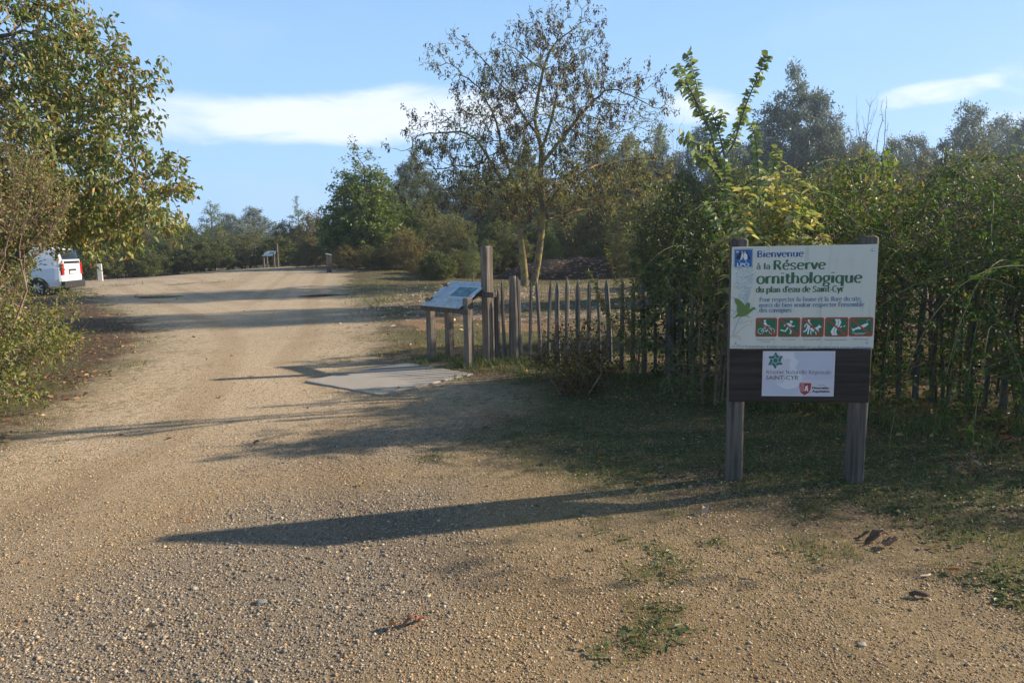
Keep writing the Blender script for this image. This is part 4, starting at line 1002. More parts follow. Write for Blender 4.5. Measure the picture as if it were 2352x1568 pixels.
left_tree, tTP, tTD = near_plant('dogwood_tree', 'big tree with green, yellow and orange autumn leaves filling the upper left corner', 'tree', bt, stemsT, blT, 31, 3000, 0.17, 1.4, 0.24, 0.0055, 0.10,
    dict(L=0.078, W=0.040, pal=AUT, p=AUTP, hang=1.0, droop=0.3, fold=0.22, keep=lambda P, r_: fbm(P[:, 0]*2.1+P[:, 1], P[:, 2]*2.4+P[:, 1]*.7, 71) > 0.36+0.10*sstep(2.2, 1.2, P[:, 2])), (2, 0.28, 0.1, 0.5), BARK_GREY, LEAF, 0.05, 0.95, 5, 0.05, 0.2)

# reddish tan twiggy bush at the left edge
b = base_z(pd(-70, 900, 7.6)); b[2] = float(gz(b[:1], b[1:2])[0])
st = []
rr = np.random.RandomState(3)
for i in range(9):
    a = rr.uniform(0, 6.28); st.append([list(b+[.15*math.cos(a), .15*math.sin(a), -.05]), list(b+[.3*math.cos(a)+.12, .3*math.sin(a), .6]), list(b+[.45*math.cos(a)+.25, .4*math.sin(a), 1.2])])
twb = [E_(15, 470, 7.5, 95, 150, .8), E_(-10, 615, 7.4, 50, 80, .5), E_(40, 510, 7.4, 85, 80, .6), E_(-80, 650, 7.5, 120, 130, .7), E_(20, 400, 7.6, 60, 60, .5)]
near_plant('twiggy_bush', 'reddish tan twiggy bush with slanting fine branches at the left picture edge', 'bush', b, st, twb, 4, 900, 0.12, .9, 0.17, 0.0026, 0.010,
    dict(L=0.038, W=0.02, pal=[[0.22, 0.24, 0.10], [0.28, 0.24, 0.12], [0.24, 0.18, 0.11], [0.16, 0.21, 0.08]], hang=0.2), (4, 0.34, 0.35, 0.25), TWIG_TAN, LEAF_DULL, 0.15, 0.9, 2, 0.03, tw_r=0.8)
# green shrub with pale stems below it
b = base_z(pg(60, 880)); st = []
for i in range(9):
    a = rr.uniform(0, 6.28); c_ = .3+.3*rr.rand(); st.append([list(b+[.2*math.cos(a), .2*math.sin(a), -.05]), list(b+[c_*math.cos(a), c_*math.sin(a), .35]), list(b+[c_*1.3*math.cos(a), c_*1.3*math.sin(a), .7])])
SP = [[0.13, 0.17, 0.045], [0.18, 0.21, 0.06], [0.25, 0.25, 0.08], [0.09, 0.13, 0.04], [0.32, 0.25, 0.08], [0.24, 0.12, 0.06]]
near_plant('spindle_shrub', 'yellow green shrub with bare pale stems at the foot, left of the track', 'shrub', b, st,
    [E_(50, 805, 7.9, 90, 60, .6), E_(-30, 800, 7.7, 90, 110, .6), E_(135, 780, 8.1, 45, 25, .35, .08), E_(-45, 680, 7.9, 60, 60, .5, .2), E_(-60, 640, 7.9, 110, 100, .6), E_(110, 790, 7.8, 45, 45, .3, .08)], 8, 1000, 0.11, .8, 0.16, 0.003, 0.02,
    dict(L=0.048, W=0.024, pal=SP, p=[.25, .26, .17, .17, .09, .06], hang=0.3), (2, 0.22, 0.2, 0.5), TWIG_PALE, LEAF, 0.1, 0.9, 3, 0.03)
b = base_z(pg(100, 800)); st = [[list(b+[x_, y_, -.05]), list(b+[x_*1.8, y_*1.6, .4])] for x_, y_ in ((-.3, 0), (.25, .1), (0, -.25), (.3, .3), (-.2, .3))]
near_plant('spindle_shrub', 'tangled green brown shrub behind the first one, hiding the front of the van', 'shrub', b, st,
    [E_(40, 745, 10.2, 70, 40, .6), E_(5, 650, 10.2, 45, 50, .6), E_(90, 775, 10, 50, 30, .5)], 14, 800, 0.13, .8, 0.17, 0.0035, 0.02,
    dict(L=0.05, W=0.026, pal=SP, p=[.27, .27, .17, .15, .07, .07], hang=0.3), (2, 0.24, 0.2, 0.5), TWIG_TAN, LEAF, 0.1, 0.9, 3, 0.03)
b = base_z(pg(10, 925)); st = [[list(b+[x_, y_, -.05]), list(b+[x_*1.8, y_*1.6, .4])] for x_, y_ in ((-.2, 0), (.15, .1), (0, -.15), (.3, .3))]
near_plant('low_shrub', 'low light green leafy shrub at the left edge where the gravel begins', 'shrub', b, st,
    [E_(0, 880, 6.9, 60, 45, .35), E_(-90, 840, 6.9, 90, 80, .5), E_(50, 910, 6.9, 40, 20, .2, .05)], 12, 420, 0.1, .7, 0.14, 0.003, 0.012,
    dict(L=0.045, W=0.024, pal=SP, p=[.35, .3, .15, .15, .03, .02]), (2, 0.14, 0.2, 0.5), TWIG_PALE, LEAF, 0.1, 0.9, 3, 0.025)
# brush further along the left bank, in front of the van
b = base_z(pg(185, 735)); st = [[list(b+[x_, y_, -.05]), list(b+[x_*1.5, y_*1.5, .5])] for x_, y_ in ((-.3, 0), (.25, .1), (0, -.25))]
near_plant('straggly_shrub', 'small straggly shrub on the left bank below the parked van', 'shrub', b, st,
    [E_(150, 690, 13.5, 40, 30, .35), E_(110, 720, 13.3, 45, 35, .4)], 13, 220, 0.13, .8, 0.18, 0.003, 0.012,
    dict(L=0.05, W=0.026, pal=SP, p=[.3, .3, .15, .15, .05, .05]), (2, 0.25, 0.2, 0.5), TWIG_TAN, LEAF, 0.1, 0.9, 2, 0.03)

# ---- hazel with long leafy shoots --------------------------------------------------------
def shoot_thing(name, label, cat, origin, shoots, leafL, leafW, gap, pal, seed, mat_w, mat_l, r0=0.02, start=0.3, p=None, group=None, drooping=0.2, extra=None):
    r = np.random.RandomState(seed); pol = []; P = []; D = []
    for pts in shoots:
        st_ = start
        if isinstance(pts, tuple): pts, st_ = pts
        pts = np.array(pts, float)
        # resample as a smooth curve
        t = np.linspace(0, len(pts)-1, len(pts)*5); q = np.stack([np.interp(t, np.arange(len(pts)), pts[:, i]) for i in range(3)], 1)
        for _ in range(3): q[1:-1] = (q[:-2]+2*q[1:-1]+q[2:])/4
        rad = np.linspace(r0, 0.003, len(q)); pol.append((q, rad))
        seg = np.linalg.norm(np.diff(q, axis=0), axis=1); cum = np.concatenate([[0], np.cumsum(seg)]); Ltot = cum[-1]
        s = Ltot*st_; side = 1
        while s < Ltot:
            pt = np.array([np.interp(s, cum, q[:, i]) for i in range(3)]); k = min(np.searchsorted(cum, s), len(q)-1); dd = unit(q[k]-q[max(k-1, 0)])
            a = r.uniform(0, 6.28); sd = unit(np.cross(dd, np.array([math.cos(a)*.3, -1, math.sin(a)*.3])))*side
            P.append(pt); D.append(unit(dd*0.35+sd+r.normal(0, .35, 3)+[0, 0, -drooping])); side = -side
            s += gap*(0.6+0.8*r.rand())*(1.25-0.7*s/Ltot)
    P = np.array(P); D = np.array(D); 
    if extra is not None: P = np.concatenate([P, extra[0]]); D = np.concatenate([D, extra[1]])
    org = np.array(origin)
    fol = foliage_mesh('crown', P-org, D, leafL, leafW, pal, r, p, True, 0.4, 0.25, 0.2)
    wd = wood_mesh('trunk', [(a-org, b_) for a, b_ in pol])
    return tree_thing(name, origin, label, cat, group, [('trunk', wd, mat_w, None), ('crown', fol, mat_l, None)])
YH = 7.6
def H_(x, y, d=0): return pd(x, y, YH+d)
hb = base_z(H_(1712, 860)); 
hz_sh = [([hb, H_(1700, 700), H_(1690, 600), H_(1681, 513), H_(1669, 469), H_(1663, 397), H_(1666, 363)], 0.45),
 ([H_(1663, 420), H_(1645, 360), H_(1631, 295), H_(1609, 248), H_(1597, 179), H_(1578, 122)], 0.05), ([H_(1631, 300), H_(1604, 250, .1), H_(1580, 215, .15), H_(1552, 150, .2)], 0.05), ([H_(1609, 255, -.1), H_(1590, 215, -.1), H_(1570, 180, -.1), H_(1560, 205, -.2)], 0.05),
 ([H_(1666, 363), H_(1688, 326), H_(1706, 260), H_(1728, 205), H_(1740, 178), H_(1764, 126)], 0.12),
 ([H_(1645, 362, .2), H_(1670, 335, .2), H_(1695, 290, .2), H_(1712, 240, .2)], 0.2), ([H_(1666, 363), H_(1655, 320), H_(1642, 275), H_(1633, 258)], 0.2), ([H_(1650, 300), H_(1655, 280), H_(1660, 256)], 0.1),
 ([H_(1745, 560, .2), H_(1744, 429, .2), H_(1737, 323, .2), H_(1724, 282, .2)], 0.2), ([H_(1645, 372), H_(1625, 340, -.2), H_(1600, 330, -.3), H_(1560, 312, -.4)], 0.1), ([H_(1660, 420), H_(1635, 385, -.2), H_(1610, 365, -.3), H_(1590, 360, -.4)], 0.1),
 ([H_(1700, 640, .3), H_(1660, 560, .3), H_(1640, 500, .4), H_(1615, 470, .4)], 0.1), ([H_(1690, 600, -.2), H_(1715, 520, -.2), H_(1720, 450, -.1), H_(1760, 400, -.1)], 0.1), ([H_(1700, 560, .5), H_(1720, 480, .6), H_(1770, 430, .7), H_(1785, 340, .7)], 0.1)]
shoot_thing('hazel', 'tall hazel with two long leafy shoots forming a V against the sky', 'hazel', hb, hz_sh, 0.076, 0.056, 0.019, [[0.19, 0.25, 0.11], [0.25, 0.30, 0.15], [0.30, 0.34, 0.16], [0.15, 0.20, 0.09]], 5, BARK_GREY, LEAF, 0.014)

# ---- young ash with yellow leaves right above the sign --------------------------------------
b = base_z(np.array([2.62, 6.5, 0])); rr = np.random.RandomState(9); sh = []
for (x, y) in ((1700, 430), (1735, 395), (1768, 430), (1792, 352), (1815, 430), (1845, 470), (1720, 490), (1690, 500), (1870, 520), (1790, 470), (1825, 395), (1750, 470), (1850, 540), (1805, 530), (1710, 540), (1760, 530), (1780, 410), (1840, 430), (1730, 450)):
    tip = pd(x, y, 6.5+rr.uniform(-.35, .35)); m = (b+tip)/2+rr.normal(0, .06, 3)
    sh.append(([b+[rr.normal(0, .06), rr.normal(0, .06), 0], m, tip*0.75+m*0.25, tip], 0.42))
YA_ = [[0.34, 0.33, 0.14], [0.26, 0.29, 0.11], [0.44, 0.40, 0.22], [0.19, 0.23, 0.08], [0.42, 0.32, 0.14]]
# each shoot carries feathered leaves: leaflets spread round the leaf stalks
eP = []; eD = []
for pts, _ in sh:
    q = np.array(pts[1:])
    for _k in range(10):
        t = rr.rand()**0.7; p0 = q[0]*(1-t)+q[-1]*t; dd = unit(np.array([rr.normal(), rr.normal()*.8, rr.uniform(-.5, .4)])); l = rr.uniform(.14, .26)
        for j in range(5):
            s_ = p0+dd*l*(0.3+0.7*j/4)+np.array([0, 0, -0.05*(j/4)**2])
            for sg in (-1, 1):
                eP.append(s_); eD.append(unit(np.cross(dd, [0, 0, 1])*sg+dd*.6+rr.normal(0, .18, 3)+[0, 0, -.25]))
shoot_thing('young_ash', 'bushy young ash with bright yellow green leaves just above the sign', 'sapling', b, sh, 0.085, 0.032, 0.09, YA_, 6, CANE, LEAF_GLOSS, 0.009, 0.4, extra=(np.array(eP), np.array(eD)))

# ---- rose hedge on the right ---------------------------------------------------------------
ROSE = [[0.045, 0.085, 0.018], [0.065, 0.115, 0.024], [0.095, 0.14, 0.034], [0.03, 0.058, 0.014], [0.20, 0.16, 0.045], [0.18, 0.08, 0.035]]
ROSEP = [.30, .28, .16, .17, .05, .04]
def rose_bush(label, base, blobs, seed, n_att, n_cane, cane_dirs, cane_len=2.2, leafk=3):
    r = np.random.RandomState(seed); b = base_z(np.array(base, float))
    st = []
    for i in range(8):
        a = r.uniform(0, 6.28); c_ = r.uniform(.2, .8)
        st.append([list(b+[c_*math.cos(a), c_*math.sin(a)*.7, -.05]), list(b+[c_*1.15*math.cos(a), c_*.8*math.sin(a), .4]), list(b+[c_*1.3*math.cos(a), c_*.9*math.sin(a), .85])])
    t, TP, TD = near_plant('rose_bush', label, 'rose bush', b, st, blobs, seed, n_att, 0.13, 1.1, 0.20, 0.0035, 0.022,
        dict(L=0.036, W=0.020, pal=ROSE, p=ROSEP, hang=0.5, keep=lambda P, r_: r_.rand(len(P)) < (0.42+0.5*sstep(0.5, 1.3, P[:, 2]))*(0.18+0.9*sstep(0.38, 0.52, fbm(P[:, 0]*2.6+P[:, 1], P[:, 2]*2.6, 72)))), (2, 0.26, 0.0, 0.6), BARK, LEAF_GLOSS, 0.08, 0.95, leafk, 0.045, 0.4, group='wild roses of the right hedge')
    pol = []; P = []; D = []
    for i in range(n_cane):
        s = blobs[r.randint(len(blobs))]; p = np.array(s[:3])+r.normal(0, .5, 3)*np.array(s[3:6]); p[2] = min(max(p[2], .5), 1.95)
        d = unit(np.array(cane_dirs)[r.randint(len(cane_dirs))]+r.normal(0, .35, 3)); l = cane_len*r.uniform(.5, 1.1); m = 14; pts = [p]
        for k in range(m):
            d = unit(d+np.array([0, 0, -0.17-0.02*k*r.rand()])+r.normal(0, .05, 3)); pts.append(pts[-1]+d*l/m)
            if pts[-1][2] < 0.15: break
            for j in range(2):
                dd = unit(r.normal(0, 1, 3)+d*.5+[0, 0, -.3]); ls = 0.08+0.05*r.rand()
                for q in range(3):
                    for sg in (-1, 1):
                        P.append(pts[-1]+dd*ls*(.4+.3*q)); D.append(unit(np.cross(dd, [0, 0, 1])*sg+dd*.5+[0, 0, -.3]+r.normal(0, .15, 3)))
        pol.append((np.array(pts), np.linspace(0.006, 0.002, len(pts))))
    P = np.array(P); D = np.array(D)
    link('cane', wood_mesh('cane', [(a-b, c_) for a, c_ in pol]), t, CANE)
    link('cane_leaves', foliage_mesh('cane_leaves', P-b, D, 0.036, 0.02, ROSE, r, [.25, .35, .25, .10, .03, .02], True, 0.3), t, LEAF_GLOSS)
    k = TP[(r.rand(len(TP)) < 0.10)]; n_ = len(k)
    V = OCT_V[None]*np.array([.006, .006, .009])+(k-b+r.normal(0, .02, k.shape)-[0, 0, .02])[:, None]; F = (OCT_F[None]+np.arange(n_)[:, None, None]*6).reshape(-1, 3)
    o = link('rose_hips', np_mesh('rose_hips', V.reshape(-1, 3), F, 3, smooth=True), t, HIP); o['kind'] = 'stuff'
    return t
HIP = plain('red rose hip', (0.42, 0.03, 0.015), 0.3, spec=0.6, coat=0.3)
LFT = [(-1, -.3, .45), (-.6, -.8, .4), (-.8, 0, .6), (.2, -1, .3), (-.5, -.6, .7), (.6, -.6, .4)]
rose_bush('dense wild rose with red hips filling the right edge beside the sign', (4.3, 6.4, 0), [(4.3, 6.6, 1.05, 1.25, 1.0, 1.0), (3.6, 6.5, 1.25, .8, .7, .75), (4.6, 6.9, 1.75, 1.0, .8, .42), (4.2, 5.8, .85, .9, .6, .75)], 41, 1500, 70, LFT)
rose_bush('wild rose arching over behind the sign with bright green canes', (3.2, 7.3, 0), [(3.2, 7.3, 1.0, .9, .8, .95), (2.8, 7.6, 1.35, .6, .6, .5), (3.5, 7.4, 1.5, .8, .7, .42)], 42, 1100, 55, LFT)
rose_bush('wild rose at the far right picture edge, lowest in the picture', (5.0, 5.7, 0), [(5.3, 5.9, 1.05, 1.1, .8, 1.0), (4.5, 5.5, .75, .8, .6, .7), (5.8, 6.3, 1.9, .9, .7, .75)], 43, 1200, 45, LFT)
rose_bush('wild rose mostly outside the right picture edge', (6.4, 5.6, 0), [(5.9, 5.2, 1.1, 1.0, .5, 1.15), (7.2, 5.6, 1.2, 1.2, .7, 1.3), (6.9, 6.6, 1.2, 1.3, 1.0, 1.2), (5.2, 4.95, .6, .6, .3, .6), (6.3, 5.3, 2.2, .9, .5, .7), (5.5, 5.1, 1.5, .6, .35, .8)], 44, 1400, 10, LFT, leafk=2)
rose_bush('wild rose behind the others, its top against the pale willows', (5.4, 8.6, 0), [(5.2, 8.6, 1.2, 1.4, .9, 1.2), (6.6, 8.8, 1.3, 1.2, .9, 1.2), (4.2, 8.8, 1.1, .9, .8, 1.0)], 45, 1200, 40, LFT)

# shrubs growing through the paling fence
DK = [[0.035, 0.055, 0.02], [0.05, 0.075, 0.026], [0.07, 0.095, 0.032], [0.12, 0.13, 0.04]]
def shrub(name, label, base, blobs, seed, pal, L, W, n=700, mat_w=BARK, mat_l=LEAF, k=3, p=None, nst=7, step=0.13, tw=0.24, rad=.35):
    r = np.random.RandomState(seed); b = base_z(np.array(base, float)); st = []
    for i in range(nst):
        a = r.uniform(0, 6.28); c_ = r.uniform(.05, rad)
        st.append([list(b+[c_*math.cos(a), c_*math.sin(a)*.7, -.05]), list(b+[c_*1.3*math.cos(a), c_*math.sin(a), .4]), list(b+[c_*1.5*math.cos(a), c_*1.1*math.sin(a), .8])])
    return near_plant(name, label, 'shrub', b, st, blobs, seed, n, step, 1.0, step*1.5, 0.0035, 0.02, dict(L=L, W=W, pal=pal, p=p, hang=0.4), (2, tw, 0.1, 0.6), mat_w, mat_l, 0.1, 0.95, k, 0.045)[0]
shrub('dogwood_shrub', 'dark broad leaved shrub growing through the middle of the paling fence', (2.15, 8.35, 0), [(2.15, 8.3, .75, .55, .45, .75), (2.45, 8.4, 1.25, .45, .45, .6), (1.85, 8.3, .5, .4, .35, .45)], 51, DK, 0.052, 0.038, 380)
shrub('dogwood_shrub', 'dark shrub at the fence end right behind the left sign post', (2.95, 8.2, 0), [(2.9, 8.1, .8, .55, .5, .8), (2.8, 8.5, 1.5, .5, .5, .6)], 52, DK, 0.052, 0.036, 460)
shrub('blackthorn_shrub', 'dark thicket standing behind the fence, left of the hazel', (3.1, 10.8, 0), [(2.9, 10.8, 1.1, .9, .8, 1.1), (3.6, 11.0, 1.6, .9, .8, 1.1), (2.6, 11.2, 1.9, .7, .7, .7)], 53, DK, 0.055, 0.035, 900, step=0.15)
shrub('blackthorn_shrub', 'tall dark thicket behind the hazel and the young ash', (4.6, 11.5, 0), [(4.5, 11.5, 1.3, 1.2, .9, 1.3), (5.6, 11.9, 1.5, 1.2, .9, 1.3), (4.3, 11.8, 2.2, .8, .7, .6)], 54, OLIVE, 0.055, 0.035, 1000, step=0.16)
shrub('privet_shrub', 'light green small leaved shrub beside the left sign post', (1.95, 6.75, 0), [(1.98, 6.75, .75, .32, .3, .65), (2.1, 6.9, 1.3, .25, .25, .4), (1.75, 6.7, .35, .3, .25, .3)], 55, [[0.08, 0.12, 0.04], [0.12, 0.16, 0.06], [0.17, 0.19, 0.06]], 0.032, 0.015, 520, TWIG_TAN, LEAF_GLOSS, step=0.1, rad=.15)
shrub('privet_shrub', 'low green shrub seen under the sign between its two posts', (2.75, 6.6, 0), [(2.75, 6.6, .4, .5, .4, .4), (3.1, 6.8, .6, .4, .4, .5)], 56, DK, 0.036, 0.018, 420, BARK, LEAF_GLOSS, step=0.11)
shrub('elder_shrub', 'broad leaved green shrub rising out of the roses above the right sign post', (3.9, 8.0, 0), [(3.9, 7.9, 1.2, .6, .5, .9), (4.1, 8.0, 1.95, .5, .45, .55), (3.6, 8.0, 1.8, .35, .35, .4)], 57, [[0.09, 0.14, 0.04], [0.13, 0.18, 0.05], [0.17, 0.21, 0.07], [0.24, 0.20, 0.07]], 0.075, 0.04, 420, BARK, LEAF, step=0.15, tw=.3)
shrub('willow_shrub', 'narrow leaved grey green shrub poking above the roses near the right picture edge', (6.0, 8.2, 0), [(6.0, 8.1, 1.3, .6, .5, 1.0), (6.2, 8.1, 2.1, .5, .45, .6), (5.5, 8.2, 1.8, .4, .4, .6)], 58, [[0.13, 0.17, 0.08], [0.17, 0.21, 0.11], [0.10, 0.14, 0.06]], 0.07, 0.016, 460, TWIG_TAN, LEAF, step=0.14, tw=.35, k=4)
sp_b = base_z(np.array([1.52, 8.35, 0])); rr = np.random.RandomState(15); sh = []
for (x, y) in ((1392, 565), (1420, 610), (1350, 620), (1450, 640), (1500, 660), (1440, 720), (1405, 690), (1370, 680), (1480, 730), (1465, 590), (1430, 780)):
    tip = pd(x, y, 8.3+rr.uniform(-.3, .2)); m = sp_b*.45+tip*.55+np.array([.03, 0, -.05]); sh.append(([sp_b, sp_b*.7+tip*.3+[.05, 0, .02], m, tip], 0.35))
shoot_thing('young_elm', 'thin young tree with small yellowing leaves standing against the paling fence', 'sapling', sp_b, sh, 0.04, 0.026, 0.016, [[0.24, 0.22, 0.06], [0.17, 0.18, 0.05], [0.30, 0.20, 0.06], [0.12, 0.14, 0.045]], 16, TWIG_TAN, LEAF, 0.006, 0.25)
# small half bare bush in front of the fence
b = base_z(pg(1318, 905)); rr = np.random.RandomState(17); st = []
for i in range(12):
    a = rr.uniform(0, 6.28); c_ = rr.uniform(.05, .2); st.append([list(b+[c_*math.cos(a), c_*math.sin(a), -.03]), list(b+[c_*2.2*math.cos(a), c_*2*math.sin(a), .25])])
near_plant('half_bare_bush', 'small half bare bush with pale twigs in front of the paling fence', 'bush', b, st, [(b[0], b[1], .34, .5, .4, .32), (b[0]+.05, b[1], .6, .42, .3, .2)], 18, 360, 0.085, .6, 0.12, 0.0028, 0.011,
    dict(L=0.03, W=0.018, pal=[[0.16, 0.09, 0.045], [0.10, 0.09, 0.04], [0.05, 0.065, 0.03], [0.22, 0.13, 0.05]], keep=lambda P, r_: (r_.rand(len(P)) < np.where(P[:, 2] < .45, 1.0, .25))), (2, 0.16, 0.4, 0.45), TWIG_TAN, LEAF_DULL, 0.1, 0.9, 6, 0.04)

# ------------------------------------------------------------------ lettering
def arc(cx, cy, rx, ry, a0, a1, n=12):
    return [(cx+rx*math.cos(math.radians(a0+(a1-a0)*i/n)), cy+ry*math.sin(math.radians(a0+(a1-a0)*i/n))) for i in range(n+1)]
def S_(x0, y0, w_, h): # an s shape
    return [(x0+w_*u, y0+h*v) for u, v in ((.9, .84), (.72, .97), (.42, 1.0), (.15, .9), (.08, .73), (.22, .58), (.5, .5), (.8, .40), (.92, .25), (.8, .07), (.5, 0), (.2, .03), (.05, .17))]
# skeletons: x height = 1, ascender 1.5, capitals 1.42, descender -0.45; (strokes, advance)
GL = {
 'a': ([[(.12, .82), (.3, .98), (.5, 1.0), (.68, .9), (.72, .7), (.72, .15), (.84, .02)], arc(.42, .3, .30, .29, 60, 330)], .95),
 'b': ([[(.15, 1.5), (.15, .05)], arc(.48, .5, .36, .49, 160, -150, 18)], 1.0),
 'c': ([arc(.48, .5, .38, .5, 50, 310, 16)], .85),
 'd': ([[(.80, 1.5), (.80, .02)], arc(.46, .5, .36, .49, 20, 330, 18)], 1.02),
 'e': ([[(.12, .55), (.80, .58), (.80, .72)], arc(.47, .5, .37, .5, 25, 312, 18)], .92),
 'f': ([[(.68, 1.42), (.52, 1.5), (.34, 1.4), (.30, 1.2), (.30, .0)], [(.08, .95), (.62, .95)]], .62),
 'g': ([arc(.44, .64, .30, .35, 0, 360, 20), [(.28, .34), (.2, .2), (.3, .08), (.6, .04), (.78, -.12), (.68, -.36), (.42, -.45), (.16, -.36), (.12, -.18), (.26, -.02)], [(.66, .9), (.86, .96)]], .92),
 'h': ([[(.16, 1.5), (.16, 0)], [(.16, .68), (.32, .92), (.5, 1.0), (.68, .92), (.76, .7), (.76, 0)]], .98),
 'i': ([[(.18, 1.0), (.18, 0)], [(.18, 1.34), (.18, 1.44)]], .42),
 'l': ([[(.18, 1.5), (.18, 0)]], .42),
 'm': ([[(.16, 1.0), (.16, 0)], [(.16, .68), (.3, .92), (.46, 1.0), (.6, .92), (.66, .7), (.66, 0)], [(.66, .68), (.8, .92), (.96, 1.0), (1.1, .92), (1.16, .7), (1.16, 0)]], 1.4),
 'n': ([[(.16, 1.0), (.16, 0)], [(.16, .68), (.32, .92), (.5, 1.0), (.68, .92), (.76, .7), (.76, 0)]], .98),
 'o': ([arc(.48, .5, .38, .5, 0, 360, 22)], .97),
 'p': ([[(.15, 1.0), (.15, -.45)], arc(.48, .5, .36, .49, 160, -150, 18)], 1.0),
 'q': ([[(.80, 1.0), (.80, -.45)], arc(.46, .5, .36, .49, 30, 330, 18)], 1.02),
 'r': ([[(.16, 1.0), (.16, 0)], [(.16, .62), (.3, .88), (.48, 1.0), (.64, .97)]], .68),
 's': ([S_(.02, 0, .68, 1)], .76),
 't': ([[(.28, 1.3), (.28, .2), (.38, .03), (.56, .03), (.66, .12)], [(.06, .95), (.62, .95)]], .68),
 'u': ([[(.16, 1.0), (.16, .3), (.26, .07), (.44, 0), (.6, .08), (.76, .32)], [(.76, 1.0), (.76, 0)]], .98),
 'v': ([[(.06, 1.0), (.42, 0)], [(.42, 0), (.78, 1.0)]], .85),
 'y': ([[(.06, 1.0), (.44, .02)], [(.8, 1.0), (.44, .02), (.3, -.35), (.12, -.45)]], .86),
 'B': ([[(.18, 1.42), (.18, 0)], [(.18, 1.40), (.5, 1.40), (.74, 1.28), (.76, 1.0), (.56, .78), (.2, .76)], [(.5, .76), (.82, .64), (.88, .35), (.72, .06), (.45, .02), (.18, .02)]], 1.05),
 'R': ([[(.18, 1.42), (.18, 0)], [(.18, 1.40), (.52, 1.40), (.78, 1.26), (.80, .96), (.6, .74), (.2, .70)], [(.5, .72), (.92, 0)]], 1.06),
 'S': ([[(x_*1.15+.02, y_*1.42) for x_, y_ in S_(.02, 0, .72, 1)]], .98),
 'C': ([arc(.66, .71, .56, .71, 50, 310, 18)], 1.18),
 'P': ([[(.18, 1.42), (.18, 0)], [(.18, 1.40), (.52, 1.40), (.80, 1.24), (.82, .92), (.6, .66), (.2, .62)]], .96),
 'L': ([[(.18, 1.42), (.18, .02), (.78, .02), (.80, .16)]], .88),
 'O': ([arc(.66, .71, .56, .71, 0, 360, 24)], 1.32),
 'N': ([[(.18, 0), (.18, 1.42)], [(.18, 1.42), (.96, 0)], [(.96, 0), (.96, 1.42)]], 1.2),
 "'": ([[(.14, 1.5), (.12, 1.15)]], .26), ',': ([[(.14, .1), (.1, -.2)]], .34), '-': ([[(.06, .5), (.46, .5)]], .52), ':': ([[(.15, .02), (.15, .12)], [(.15, .75), (.15, .85)]], .36), ' ': ([], .5)}
ACC = {'é': ('e', [[(.42, 1.2), (.66, 1.48)]]), 'à': ('a', [[(.30, 1.48), (.52, 1.2)]]), 'É': ('E', [])}
